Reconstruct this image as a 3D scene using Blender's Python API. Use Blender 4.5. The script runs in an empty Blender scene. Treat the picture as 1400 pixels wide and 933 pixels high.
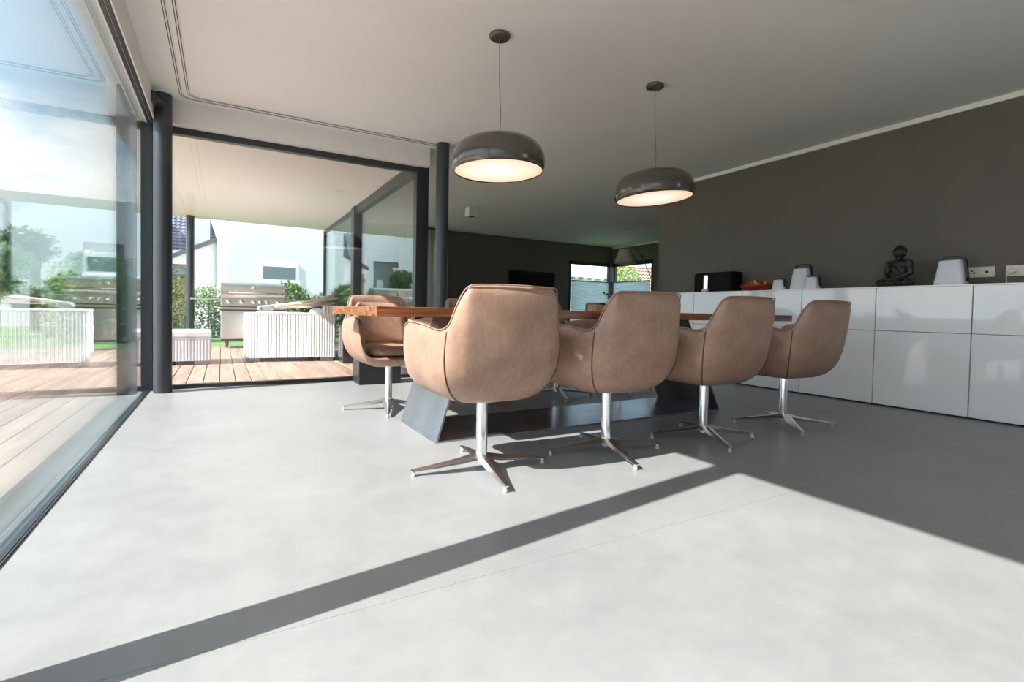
import bpy, bmesh, math, random
from math import sin, cos, pi, radians
from mathutils import Vector, Matrix

random.seed(7)
SC = bpy.context.scene
COL = SC.collection

# ---------------------------------------------------------------- camera
F, CY = 690.7, 445.5
YAW, PIT, ROL = radians(29.876), radians(1.551), radians(1.091)
H = 0.745
cam_d = bpy.data.cameras.new('camera')
cam = bpy.data.objects.new('camera', cam_d)
COL.objects.link(cam)
cam_d.sensor_width = 36.0
cam_d.sensor_fit = 'HORIZONTAL'
cam_d.lens = F / 1400 * 36
cam_d.shift_y = (CY - 466.5) / 1400
cam_d.clip_start = 0.02
cam_d.clip_end = 500
fw = Vector((sin(YAW), cos(YAW), 0)); rt = Vector((cos(YAW), -sin(YAW), 0)); up = Vector((0, 0, 1))
fw2 = fw * cos(PIT) - up * sin(PIT); up2 = up * cos(PIT) + fw * sin(PIT)
r3 = rt * cos(ROL) + up2 * sin(ROL); u3 = up2 * cos(ROL) - rt * sin(ROL)
mw = Matrix((r3, u3, -fw2)).transposed().to_4x4()
mw.translation = Vector((0, 0, H))
cam.matrix_world = mw
SC.camera = cam

# ---------------------------------------------------------------- view
SC.view_settings.view_transform = 'Standard'
SC.view_settings.look = 'None'
SC.view_settings.gamma = 1
SC.view_settings.use_curve_mapping = False
SC.view_settings.exposure = 0.28

# ---------------------------------------------------------------- sky
world = bpy.data.worlds.new('sky'); SC.world = world
world.use_nodes = True
nt = world.node_tree; nt.nodes.clear()
def N(t, typ, **kw):
    n = t.nodes.new(typ)
    for k, v in kw.items(): setattr(n, k, v)
    return n
out = N(nt, 'ShaderNodeOutputWorld'); bg = N(nt, 'ShaderNodeBackground')
tc = N(nt, 'ShaderNodeTexCoord'); sep = N(nt, 'ShaderNodeSeparateXYZ')
nt.links.new(tc.outputs['Generated'], sep.inputs[0])
grad = N(nt, 'ShaderNodeValToRGB')
el = grad.color_ramp.elements
el[0].position = 0.0; el[0].color = (0.58, 0.66, 0.72, 1)
el[1].position = 0.75; el[1].color = (0.19, 0.29, 0.43, 1)
e = el.new(0.22); e.color = (0.33, 0.48, 0.60, 1)
nt.links.new(sep.outputs['Z'], grad.inputs['Fac'])
mp = N(nt, 'ShaderNodeMapping'); mp.inputs['Scale'].default_value = (1, 1, 2.6)
mp.inputs['Location'].default_value = (0.3, 0.1, 0.35)
nt.links.new(tc.outputs['Generated'], mp.inputs[0])
noi = N(nt, 'ShaderNodeTexNoise'); noi.inputs['Scale'].default_value = 2.3
noi.inputs['Detail'].default_value = 9; noi.inputs['Roughness'].default_value = 0.55
nt.links.new(mp.outputs[0], noi.inputs['Vector'])
cr = N(nt, 'ShaderNodeValToRGB')
cr.color_ramp.elements[0].position = 0.48; cr.color_ramp.elements[1].position = 0.57
nt.links.new(noi.outputs['Fac'], cr.inputs['Fac'])
mix = N(nt, 'ShaderNodeMixRGB'); mix.inputs['Color2'].default_value = (0.80, 0.81, 0.81, 1)
nt.links.new(cr.outputs['Color'], mix.inputs['Fac']); nt.links.new(grad.outputs['Color'], mix.inputs['Color1'])
nt.links.new(mix.outputs[0], bg.inputs['Color']); bg.inputs['Strength'].default_value = 3.0
nt.links.new(bg.outputs[0], out.inputs['Surface'])

# ---------------------------------------------------------------- sun
SUN_EL, SUN_AZ = radians(39.8), radians(7.25)
sd = bpy.data.lights.new('sun', 'SUN'); sd.energy = 14.0; sd.angle = radians(0.55); sd.color = (1.0, 0.945, 0.885)
sun = bpy.data.objects.new('sun', sd); COL.objects.link(sun)
sdir = Vector((cos(SUN_EL) * cos(SUN_AZ), cos(SUN_EL) * sin(SUN_AZ), -sin(SUN_EL)))   # travel direction of the light
sun.rotation_euler = sdir.to_track_quat('-Z', 'Y').to_euler()
sun.location = (-12, -2, 11)

# ================================================================ materials
def new_mat(name):
    m = bpy.data.materials.new(name); m.use_nodes = True
    b = m.node_tree.nodes['Principled BSDF']
    return m, m.node_tree, b
def mat(name, col, rough=0.6, metal=0.0, var=0.0, vscale=6.0, bump=0.0, bscale=60.0, coat=0.0, spec=None, stretch=None):
    m, t, b = new_mat(name)
    b.inputs['Base Color'].default_value = (*col, 1)
    b.inputs['Roughness'].default_value = rough
    b.inputs['Metallic'].default_value = metal
    if coat: b.inputs['Coat Weight'].default_value = coat; b.inputs['Coat Roughness'].default_value = 0.04
    if spec is not None: b.inputs['Specular IOR Level'].default_value = spec
    c = N(t, 'ShaderNodeTexCoord'); src = c.outputs['Object']
    if stretch:
        q = N(t, 'ShaderNodeMapping'); q.inputs['Scale'].default_value = stretch
        t.links.new(src, q.inputs[0]); src = q.outputs[0]
    n = N(t, 'ShaderNodeTexNoise'); n.inputs['Scale'].default_value = vscale; n.inputs['Detail'].default_value = 6
    t.links.new(src, n.inputs['Vector'])
    r = N(t, 'ShaderNodeValToRGB')
    v = var if var else 0.03
    r.color_ramp.elements[0].position = 0.3; r.color_ramp.elements[1].position = 0.7
    r.color_ramp.elements[0].color = (*[x * (1 - v) for x in col], 1)
    r.color_ramp.elements[1].color = (*[min(1, x * (1 + v)) for x in col], 1)
    t.links.new(n.outputs['Fac'], r.inputs['Fac']); t.links.new(r.outputs['Color'], b.inputs['Base Color'])
    if bump:
        n2 = N(t, 'ShaderNodeTexNoise'); n2.inputs['Scale'].default_value = bscale; n2.inputs['Detail'].default_value = 4
        t.links.new(src, n2.inputs['Vector'])
        bp = N(t, 'ShaderNodeBump'); bp.inputs['Strength'].default_value = bump; bp.inputs['Distance'].default_value = 0.01
        t.links.new(n2.outputs['Fac'], bp.inputs['Height']); t.links.new(bp.outputs[0], b.inputs['Normal'])
    return m
def glass_mat(name, tint, f0=0.045):
    m = bpy.data.materials.new(name); m.use_nodes = True
    t = m.node_tree; t.nodes.clear()
    o = N(t, 'ShaderNodeOutputMaterial'); mx = N(t, 'ShaderNodeMixShader')
    tr = N(t, 'ShaderNodeBsdfTransparent'); gl = N(t, 'ShaderNodeBsdfGlossy')
    tr.inputs[0].default_value = (*tint, 1); gl.inputs['Roughness'].default_value = 0.0
    gl.inputs['Color'].default_value = (0.90, 0.98, 1.0, 1)
    lw = N(t, 'ShaderNodeLayerWeight'); lw.inputs['Blend'].default_value = 0.5
    pw = N(t, 'ShaderNodeMath', operation='POWER'); pw.inputs[1].default_value = 5.0
    ma = N(t, 'ShaderNodeMath', operation='MULTIPLY_ADD'); ma.inputs[1].default_value = 1 - f0; ma.inputs[2].default_value = f0
    t.links.new(lw.outputs['Facing'], pw.inputs[0]); t.links.new(pw.outputs[0], ma.inputs[0])
    t.links.new(ma.outputs[0], mx.inputs[0]); t.links.new(tr.outputs[0], mx.inputs[1]); t.links.new(gl.outputs[0], mx.inputs[2])
    t.links.new(mx.outputs[0], o.inputs['Surface'])
    return m
def emit_mat(name, col, s):
    m, t, b = new_mat(name)
    b.inputs['Base Color'].default_value = (0.9, 0.88, 0.84, 1)
    b.inputs['Emission Color'].default_value = (*col, 1); b.inputs['Emission Strength'].default_value = s
    return m

M = {}
M['ceiling'] = mat('ceiling_plaster', (0.80, 0.80, 0.775), 0.8, var=0.02, vscale=1.5, bump=0.03, bscale=90)
M['fascia'] = mat('fascia_plaster', (0.76, 0.75, 0.72), 0.8, var=0.02)
M['taupe'] = mat('taupe_wall_paint', (0.135, 0.118, 0.106), 0.75, var=0.05, vscale=2, bump=0.08, bscale=140)
M['white_paint'] = mat('white_wall_paint', (0.72, 0.70, 0.67), 0.8)
M['cornice'] = mat('cornice_white', (0.85, 0.83, 0.79), 0.6)
M['render'] = mat('white_house_render', (0.72, 0.71, 0.745), 0.9, var=0.02, vscale=3, bump=0.1, bscale=80)
M['soffit'] = mat('terrace_soffit', (0.78, 0.77, 0.74), 0.85, var=0.02)
M['frame'] = mat('anthracite_frame', (0.022, 0.026, 0.030), 0.38, var=0.1, coat=0.1)
M['column'] = mat('anthracite_column_paint', (0.030, 0.036, 0.042), 0.33, var=0.12, coat=0.15)
M['glass'] = glass_mat('window_glass', (0.964, 0.972, 0.977))
M['glass_green'] = glass_mat('green_window_glass', (0.955, 0.978, 0.966), 0.05)
M['rail_white'] = mat('rail_white', (0.75, 0.74, 0.70), 0.5)
M['slot'] = mat('dark_slot', (0.05, 0.05, 0.045), 0.8)
M['chrome'] = mat('polished_chrome', (0.90, 0.90, 0.89), 0.11, 1.0, var=0.01)
M['alu'] = mat('polished_aluminium', (0.90, 0.90, 0.89), 0.26, 1.0, var=0.01)
M['glide'] = mat('clear_glide', (0.40, 0.40, 0.40), 0.25)
M['seam'] = mat('dark_seam_leather', (0.09, 0.052, 0.034), 0.6)
M['steel'] = mat('raw_blackened_steel', (0.30, 0.31, 0.34), 0.22, 0.9, var=0.28, vscale=3.0, bump=0.05, bscale=20, stretch=(1, 1, .35))
M['gloss_white'] = mat('gloss_white_lacquer', (0.90, 0.90, 0.91), 0.06, coat=0.6, var=0.01)
M['plinth'] = mat('plinth_dark', (0.03, 0.03, 0.03), 0.5)
M['taupe_gloss'] = mat('glossy_taupe_enamel', (0.070, 0.060, 0.048), 0.04, coat=0.5, var=0.03)
M['lamp_glow'] = emit_mat('lamp_diffuser', (1.0, 0.76, 0.55), 1.0)
_t = M['lamp_glow'].node_tree; _b = _t.nodes['Principled BSDF']
_c = N(_t, 'ShaderNodeTexCoord'); _l = N(_t, 'ShaderNodeVectorMath', operation='LENGTH'); _r = N(_t, 'ShaderNodeValToRGB')
_t.links.new(_c.outputs['Object'], _l.inputs[0]); _t.links.new(_l.outputs['Value'], _r.inputs[0]); _t.links.new(_r.outputs[0], _b.inputs['Emission Color'])
_r.color_ramp.elements[0].position = .03; _r.color_ramp.elements[0].color = (1.0, .88, .72, 1)   # bulb falloff painted into the emission colour, brighter in the middle
_r.color_ramp.elements[1].position = .30; _r.color_ramp.elements[1].color = (.68, .42, .27, 1)
M['cord'] = mat('grey_cord', (0.25, 0.23, 0.21), 0.6)
M['matte_black'] = mat('matte_black_fabric', (0.008, 0.008, 0.009), 0.75, spec=0.2)
M['black'] = mat('black_plastic', (0.012, 0.012, 0.013), 0.35)
M['black_gloss'] = mat('black_gloss_lacquer', (0.010, 0.010, 0.011), 0.12, coat=0.5)
M['black_lacquer'] = mat('dark_lacquer_box', (0.018, 0.018, 0.022), 0.32, var=0.2)
M['bronze'] = mat('dark_bronze_statue', (0.022, 0.018, 0.016), 0.45, var=0.35, vscale=30, bump=0.2, bscale=80)
M['lantern'] = mat('pale_lantern_glass', (0.74, 0.75, 0.80), 0.35)
M['socket'] = mat('socket_cream', (0.72, 0.68, 0.60), 0.4)
M['red'] = mat('red_bowl_glaze', (0.28, 0.02, 0.014), 0.25, var=0.3, vscale=40)
M['yellow'] = mat('yellow_sweet', (0.75, 0.50, 0.05), 0.35)
M['redfruit'] = mat('red_sweet', (0.55, 0.04, 0.02), 0.3)
M['greenfruit'] = mat('dark_green_sweet', (0.05, 0.10, 0.03), 0.35)
M['wicker'] = mat('white_wicker', (0.72, 0.72, 0.73), 0.6, var=0.03)
M['wicker_gap'] = mat('wicker_backing_grey', (0.66, 0.66, 0.66), 0.8)
M['cushion_white'] = mat('white_outdoor_cushion', (0.84, 0.83, 0.80), 0.8, bump=0.15, bscale=30)
M['foot_grey'] = mat('grey_furniture_foot', (0.30, 0.29, 0.29), 0.6)
M['parasol'] = mat('beige_parasol_canvas', (0.62, 0.53, 0.43), 0.85, var=0.15, bump=0.2, bscale=30)
M['parasol_grey'] = mat('parasol_grey_plastic', (0.42, 0.43, 0.45), 0.4)
M['inox'] = mat('brushed_stainless_steel', (0.62, 0.60, 0.57), 0.28, 1.0, var=0.08, vscale=20, stretch=(1, 1, 12))
M['inox_dark'] = mat('dark_steel_and_gap_shade', (0.06, 0.055, 0.05), 0.4, 0.6)  # dark steel parts, and painted shade in the barbecue gaps
M['leaf'] = mat('hedge_leaf_green', (0.06, 0.14, 0.025), 0.5, var=0.5, vscale=3)
M['leaf_light'] = mat('light_leaf_green', (0.15, 0.27, 0.05), 0.5, var=0.4, vscale=3)
M['leaf_dark'] = mat('dark_leaf_green', (0.04, 0.10, 0.028), 0.5, var=0.5, vscale=3)
M['bark'] = mat('bark', (0.12, 0.09, 0.06), 0.9, var=0.3)
M['bounce_ground'] = mat('pale_bounce_gravel', (0.42, 0.41, 0.39), 0.9, var=0.15, vscale=20, bump=0.3, bscale=60)
M['lawn'] = mat('lawn_green', (0.10, 0.19, 0.04), 0.9, var=0.3, vscale=8)
M['grass'] = mat('grass_blade', (0.20, 0.38, 0.08), 0.8, var=0.3, vscale=8)
M['tile_roof'] = mat('slate_blue_roof_tile', (0.13, 0.14, 0.20), 0.45, var=0.25, vscale=4)
M['tile_under'] = mat('roof_underlay_pale', (0.55, 0.52, 0.55), 0.7)
M['tile_red'] = mat('faded_red_roof_tile', (0.42, 0.22, 0.17), 0.7, var=0.25, vscale=4)
M['verge'] = mat('dark_verge_board', (0.08, 0.08, 0.085), 0.5)
M['win_dark'] = mat('dark_window_pane', (0.17, 0.21, 0.25), 0.08, coat=0.5)
M['win_white'] = mat('white_window_frame', (0.82, 0.82, 0.82), 0.5)
M['brick_far'] = mat('orange_brick', (0.50, 0.30, 0.20), 0.85, var=0.2)
M['grey_door'] = mat('grey_entrance', (0.22, 0.25, 0.28), 0.6)
M['siding'] = mat('pale_siding', (0.72, 0.76, 0.78), 0.7)
M['curtain'] = mat('taupe_linen_curtain', (0.42, 0.38, 0.34), 0.9, var=0.06, vscale=10)
_m = M['curtain']; _t = _m.node_tree; _tl = N(_t, 'ShaderNodeBsdfTranslucent'); _tl.inputs[0].default_value = (.62, .57, .51, 1)
_ms = N(_t, 'ShaderNodeMixShader'); _ms.inputs[0].default_value = .5
_t.links.new(_t.nodes['Principled BSDF'].outputs[0], _ms.inputs[1]); _t.links.new(_tl.outputs[0], _ms.inputs[2]); _t.links.new(_ms.outputs[0], _t.nodes['Material Output'].inputs[0])
M['shade'] = mat('linen_lamp_shade', (0.52, 0.46, 0.41), 0.9)
M['downlight'] = mat('white_metal', (0.75, 0.74, 0.72), 0.5)
M['vase'] = mat('pale_green_glaze', (0.40, 0.60, 0.46), 0.25)
M['planter_wood'] = mat('pale_crate_wood', (0.45, 0.26, 0.13), 0.6, var=0.2, vscale=12)

# concrete floor
def floor_mat():
    m, t, b = new_mat('polished_concrete')
    g = N(t, 'ShaderNodeNewGeometry')
    n1 = N(t, 'ShaderNodeTexNoise'); n1.inputs['Scale'].default_value = 1.3; n1.inputs['Detail'].default_value = 8; n1.inputs['Roughness'].default_value = .6
    n2 = N(t, 'ShaderNodeTexNoise'); n2.inputs['Scale'].default_value = 9; n2.inputs['Detail'].default_value = 10; n2.inputs['Roughness'].default_value = .7
    for n in (n1, n2): t.links.new(g.outputs['Position'], n.inputs['Vector'])
    mx = N(t, 'ShaderNodeMixRGB'); mx.inputs[0].default_value = 0.45
    t.links.new(n1.outputs['Fac'], mx.inputs[1]); t.links.new(n2.outputs['Fac'], mx.inputs[2])
    r = N(t, 'ShaderNodeValToRGB')
    r.color_ramp.elements[0].position = 0.32; r.color_ramp.elements[0].color = (0.215, 0.222, 0.222, 1)
    r.color_ramp.elements[1].position = 0.68; r.color_ramp.elements[1].color = (0.300, 0.304, 0.302, 1)
    t.links.new(mx.outputs[0], r.inputs[0]); t.links.new(r.outputs[0], b.inputs['Base Color'])
    rr = N(t, 'ShaderNodeMapRange'); rr.inputs['To Min'].default_value = 0.30; rr.inputs['To Max'].default_value = 0.46
    t.links.new(n2.outputs['Fac'], rr.inputs['Value']); t.links.new(rr.outputs[0], b.inputs['Roughness'])
    bp = N(t, 'ShaderNodeBump'); bp.inputs['Strength'].default_value = 0.03; bp.inputs['Distance'].default_value = .01
    t.links.new(n2.outputs['Fac'], bp.inputs['Height']); t.links.new(bp.outputs[0], b.inputs['Normal'])
    return m
M['floor'] = floor_mat()
def leather_mat():
    m, t, b = new_mat('worn_tan_leather')
    c = N(t, 'ShaderNodeTexCoord')
    n1 = N(t, 'ShaderNodeTexNoise'); n1.inputs['Scale'].default_value = 7; n1.inputs['Detail'].default_value = 7; n1.inputs['Roughness'].default_value = .65
    n2 = N(t, 'ShaderNodeTexNoise'); n2.inputs['Scale'].default_value = 55; n2.inputs['Detail'].default_value = 5
    for n in (n1, n2): t.links.new(c.outputs['Object'], n.inputs['Vector'])
    mx = N(t, 'ShaderNodeMixRGB'); mx.inputs[0].default_value = 0.3
    t.links.new(n1.outputs['Fac'], mx.inputs[1]); t.links.new(n2.outputs['Fac'], mx.inputs[2])
    r = N(t, 'ShaderNodeValToRGB')
    r.color_ramp.elements[0].position = 0.30; r.color_ramp.elements[0].color = (0.235, 0.135, 0.090, 1)
    r.color_ramp.elements[1].position = 0.70; r.color_ramp.elements[1].color = (0.40, 0.255, 0.182, 1)
    t.links.new(mx.outputs[0], r.inputs[0]); t.links.new(r.outputs[0], b.inputs['Base Color'])
    b.inputs['Roughness'].default_value = 0.42
    v = N(t, 'ShaderNodeTexVoronoi'); v.inputs['Scale'].default_value = 220
    t.links.new(c.outputs['Object'], v.inputs['Vector'])
    ad = N(t, 'ShaderNodeMath', operation='MULTIPLY_ADD'); ad.inputs[1].default_value = 4.0
    t.links.new(n1.outputs['Fac'], ad.inputs[0]); t.links.new(v.outputs['Distance'], ad.inputs[2])
    bp = N(t, 'ShaderNodeBump'); bp.inputs['Strength'].default_value = 0.12; bp.inputs['Distance'].default_value = .004
    t.links.new(ad.outputs[0], bp.inputs['Height']); t.links.new(bp.outputs[0], b.inputs['Normal'])
    return m
M['leather'] = leather_mat()
def wood_mat(name, c0, c1, scale=(1.2, 14, 14), rough=0.4, pos=False):
    m, t, b = new_mat(name)
    if pos:
        g = N(t, 'ShaderNodeNewGeometry'); src = g.outputs['Position']
    else:
        g = N(t, 'ShaderNodeTexCoord'); src = g.outputs['Object']
    oi = N(t, 'ShaderNodeObjectInfo')
    ad = N(t, 'ShaderNodeVectorMath', operation='ADD')
    sc = N(t, 'ShaderNodeVectorMath', operation='SCALE'); sc.inputs['Scale'].default_value = 37
    cb = N(t, 'ShaderNodeCombineXYZ')
    for i in range(3): t.links.new(oi.outputs['Random'], cb.inputs[i])
    t.links.new(cb.outputs[0], sc.inputs[0]); t.links.new(src, ad.inputs[0]); t.links.new(sc.outputs[0], ad.inputs[1])
    q = N(t, 'ShaderNodeMapping'); q.inputs['Scale'].default_value = scale
    t.links.new(ad.outputs[0], q.inputs[0])
    n = N(t, 'ShaderNodeTexNoise'); n.inputs['Scale'].default_value = 2.2; n.inputs['Detail'].default_value = 7; n.inputs['Distortion'].default_value = .6
    t.links.new(q.outputs[0], n.inputs['Vector'])
    r = N(t, 'ShaderNodeValToRGB')
    r.color_ramp.elements[0].position = .36; r.color_ramp.elements[0].color = (*c0, 1)
    r.color_ramp.elements[1].position = .64; r.color_ramp.elements[1].color = (*c1, 1)
    t.links.new(n.outputs['Fac'], r.inputs[0])
    hv = N(t, 'ShaderNodeHueSaturation'); mr = N(t, 'ShaderNodeMapRange')
    mr.inputs['To Min'].default_value = .82; mr.inputs['To Max'].default_value = 1.18
    t.links.new(oi.outputs['Random'], mr.inputs['Value']); t.links.new(mr.outputs[0], hv.inputs['Value'])
    t.links.new(r.outputs[0], hv.inputs['Color']); t.links.new(hv.outputs[0], b.inputs['Base Color'])
    b.inputs['Roughness'].default_value = rough
    return m
M['table_wood'] = wood_mat('rosewood_tabletop', (0.085, 0.024, 0.009), (0.30, 0.105, 0.042), (1.0, 9, 16), 0.30)
M['deck'] = wood_mat('reddish_hardwood_deck', (0.27, 0.17, 0.125), (0.41, 0.28, 0.215), (9, .8, 9), 0.55)

# ================================================================ helpers
def link(name, me, m, parent=None, loc=None, rot=None, smooth=False):
    o = bpy.data.objects.new(name, me); COL.objects.link(o)
    if m is not None and not me.materials: me.materials.append(m)
    if parent is not None: o.parent = parent
    if loc is not None: o.location = loc
    if rot is not None: o.rotation_euler = rot
    if smooth:
        for p in me.polygons: p.use_smooth = True
    return o
def from_bm(name, bm, m, parent=None, smooth=False, loc=None, rot=None):
    me = bpy.data.meshes.new(name); bm.normal_update(); bm.to_mesh(me); bm.free()
    o = link(name, me, m, parent, loc, rot)
    if smooth:
        for p in me.polygons: p.use_smooth = True
    return o
def add_box(bm, a, b, bev=0.0, seg=1):
    x0, y0, z0 = [min(a[i], b[i]) for i in range(3)]; x1, y1, z1 = [max(a[i], b[i]) for i in range(3)]
    vs = [bm.verts.new(p) for p in ((x0,y0,z0),(x1,y0,z0),(x1,y1,z0),(x0,y1,z0),(x0,y0,z1),(x1,y0,z1),(x1,y1,z1),(x0,y1,z1))]
    fs = [bm.faces.new([vs[i] for i in f]) for f in ((3,2,1,0),(4,5,6,7),(0,1,5,4),(1,2,6,5),(2,3,7,6),(3,0,4,7))]
    if bev:
        es = {e for f in fs for e in f.edges}
        bmesh.ops.bevel(bm, geom=list(es), offset=bev, segments=seg, profile=0.5, affect='EDGES')
    return vs
def box(name, a, b, m, parent=None, bev=0.0, seg=1, loc=None, rot=None):
    bm = bmesh.new(); add_box(bm, a, b, bev, seg)
    return from_bm(name, bm, m, parent, loc=loc, rot=rot)
def add_tube(bm, pts, r, n=10, closed=False, caps=True):
    pts = [Vector(p) for p in pts]; k = len(pts)
    rs = r if isinstance(r, (list, tuple)) else [r] * k
    rings = []; prev = None
    for i, p in enumerate(pts):
        if closed: d = pts[(i + 1) % k] - pts[i - 1]
        else: d = pts[min(i + 1, k - 1)] - pts[max(i - 1, 0)]
        d.normalize()
        if prev is None:
            a = Vector((0, 0, 1)) if abs(d.z) < .9 else Vector((1, 0, 0))
            u = d.cross(a).normalized()
        else:
            u = (prev - d * prev.dot(d))
            u = u.normalized() if u.length > 1e-6 else d.orthogonal().normalized()
        prev = u; v = d.cross(u)
        rings.append([bm.verts.new(p + (u * cos(2*pi*j/n) + v * sin(2*pi*j/n)) * rs[i]) for j in range(n)])
    m = k if closed else k - 1
    for i in range(m):
        A, B = rings[i], rings[(i + 1) % k]
        for j in range(n): bm.faces.new((A[j], A[(j+1) % n], B[(j+1) % n], B[j]))
    if caps and not closed:
        bm.faces.new(rings[0][::-1]); bm.faces.new(rings[-1])
def tube(name, pts, r, m, parent=None, n=10, closed=False, loc=None):
    bm = bmesh.new(); add_tube(bm, pts, r, n, closed)
    bmesh.ops.recalc_face_normals(bm, faces=bm.faces)
    return from_bm(name, bm, m, parent, smooth=True, loc=loc)
def add_lathe(bm, prof, n=32, c=(0, 0, 0), sx=1, sy=1):
    rings = []
    for r, z in prof:
        if r < 1e-6: rings.append([bm.verts.new((c[0], c[1], c[2] + z))])
        else: rings.append([bm.verts.new((c[0] + r*sx*cos(2*pi*j/n), c[1] + r*sy*sin(2*pi*j/n), c[2] + z)) for j in range(n)])
    for A, B in zip(rings, rings[1:]):
        for j in range(n):
            j2 = (j + 1) % n
            if len(A) == 1 and len(B) == 1: continue
            if len(A) == 1: bm.faces.new((A[0], B[j2], B[j]))
            elif len(B) == 1: bm.faces.new((A[j], A[j2], B[0]))
            else: bm.faces.new((A[j], A[j2], B[j2], B[j]))
def lathe(name, prof, m, parent=None, n=32, loc=None, sx=1, sy=1, smooth=True):
    bm = bmesh.new(); add_lathe(bm, prof, n, sx=sx, sy=sy)
    bmesh.ops.recalc_face_normals(bm, faces=bm.faces)
    o = from_bm(name, bm, m, parent, smooth=smooth, loc=loc)
    return o
def autosmooth(o, ang=40):
    me = o.data
    for p in me.polygons: p.use_smooth = True
    bm = bmesh.new(); bm.from_mesh(me)
    for e in bm.edges:
        if len(e.link_faces) == 2 and e.calc_face_angle(0) > radians(ang): e.smooth = False
    bm.to_mesh(me); bm.free()
    return o
def tag(o, label, cat, group=None, kind=None):
    o['label'] = label; o['category'] = cat
    if group: o['group'] = group
    if kind: o['kind'] = kind
    return o
def thing(name, label, cat, loc=(0, 0, 0), rz=0, group=None):
    o = bpy.data.objects.new(name, None); COL.objects.link(o); o.empty_display_size = .1
    o.location = loc; o.rotation_euler = (0, 0, rz)
    return tag(o, label, cat, group)
def struct_root(name):
    o = bpy.data.objects.new(name, None); COL.objects.link(o); o['kind'] = 'structure'; return o
def struct(o): o['kind'] = 'structure'; return o
def copy_tree(o, parent=None):
    c = o.copy(); COL.objects.link(c); c.parent = parent
    for ch in o.children: copy_tree(ch, c)
    return c
def prism(name, poly, axis, a, b, m, parent=None):
    """extrude a polygon (list of 2-tuples) along an axis from a to b"""
    bm = bmesh.new()
    def P(p, t):
        return {'x': (t, p[0], p[1]), 'y': (p[0], t, p[1]), 'z': (p[0], p[1], t)}[axis]
    A = [bm.verts.new(P(p, a)) for p in poly]; B = [bm.verts.new(P(p, b)) for p in poly]
    n = len(poly)
    bm.faces.new(A); bm.faces.new(B[::-1])
    for i in range(n): bm.faces.new((A[i], B[i], B[(i+1) % n], A[(i+1) % n]))
    bmesh.ops.recalc_face_normals(bm, faces=bm.faces)
    return from_bm(name, bm, m, parent)

# ================================================================ room shell
CZ = 2.52            # ceiling height
GX = -0.565          # plane of the left glass
FY = 5.41            # plane of the glass towards the terrace
WX = 5.33            # dark wall on the right
BY = 10.45           # far wall of the living room
RX = 9.06            # right wall of the living room
Y0 = -5.0

floor = struct(prism('floor', [(-.61, Y0), (RX + .1, Y0), (RX + .1, BY + .1), (1.85, BY + .1), (1.85, 5.45), (-.61, 5.45)], 'z', -.30, -.02, M['slot']))
xs = [-0.61, 1.85, 2.43, 5.43, 8.43, RX + .1]; ys = [Y0, -1.75, 1.25, 4.25, 5.45, 7.25, BY + .1]
J = 0.0005
for i in range(len(xs) - 1):
    for j in range(len(ys) - 1):
        if xs[i] >= 5.4 and ys[j + 1] <= 4.3: continue
        if xs[i] < 1.8 and ys[j] > 5.4: continue
        if i == 1 and ys[j + 1] <= 5.5: continue
        if ys[j] == 5.45: continue
        xa, xb = xs[i], xs[i+1]; ya, yb = ys[j], ys[j+1]
        if i == 0: xb = 2.43
        if ya == 4.25 : yb = 7.25 if i > 1 else 5.45
        if i == 1 and ya == 7.25: ya = 5.45
        box('slab', (xa + J, ya + J, -0.02), (xb - J, yb - J, 0.0), M['floor'], floor, bev=0.0004)

struct(prism('ceiling', [(-.62, Y0), (RX + .1, Y0), (RX + .1, BY + .1), (1.95, BY + .1), (1.95, 5.50), (-.62, 5.50)], 'z', CZ, CZ + .3, M['ceiling']))
# fascias above the glazing
struct(box('trim_1', (-0.61, Y0, 2.302), (-0.498, 5.50, CZ), M['fascia']))
struct(box('trim_2', (-0.498, 5.285, 2.318), (1.965, 5.50, CZ), M['fascia']))
# eave outside the left glass
struct(box('trim_3', (-0.72, Y0, 2.46), (-0.61, 5.50, CZ + .3), M['soffit']))
# curtain rails let into the ceiling: pale strip with two dark slots, running along both glazed sides
def rail_path(off):
    x0 = -0.303 + off; y1 = 5.19 - off; R = 0.10
    pts = [(x0, Y0 + .05, CZ)]
    pts += [(x0 + R - R*cos(a), y1 - R + R*sin(a), CZ) for a in [i*pi/2/8 for i in range(9)]]
    pts += [(2.02, y1, CZ)]
    return pts
def ribbon(bm, pts, w, z0, z1):
    pts = [Vector(p) for p in pts]; L = []
    for i, p in enumerate(pts):
        d = (pts[min(i+1, len(pts)-1)] - pts[max(i-1, 0)]).normalized(); s = Vector((-d.y, d.x, 0)) * w / 2
        L.append([bm.verts.new((q.x, q.y, z)) for q, z in ((p + s, z0), (p - s, z0), (p - s, z1), (p + s, z1))])
    for A, B in zip(L, L[1:]):
        for j in range(4): bm.faces.new((A[j], A[(j+1) % 4], B[(j+1) % 4], B[j]))
    bm.faces.new(L[0][::-1]); bm.faces.new(L[-1])
tr4 = struct_root('trim_4')
for k, off in enumerate((0.0, 0.056)):
    bm = bmesh.new(); ribbon(bm, rail_path(off), 0.030, CZ - .003, CZ + .01); bmesh.ops.recalc_face_normals(bm, faces=bm.faces)
    from_bm('curtain_rail', bm, M['rail_white'], tr4)
    for s in (-.010, .004):
        bm = bmesh.new(); ribbon(bm, rail_path(off + s), 0.0045, CZ - .0045, CZ - .001); bmesh.ops.recalc_face_normals(bm, faces=bm.faces)
        from_bm('rail_slot', bm, M['slot'], tr4)

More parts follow.
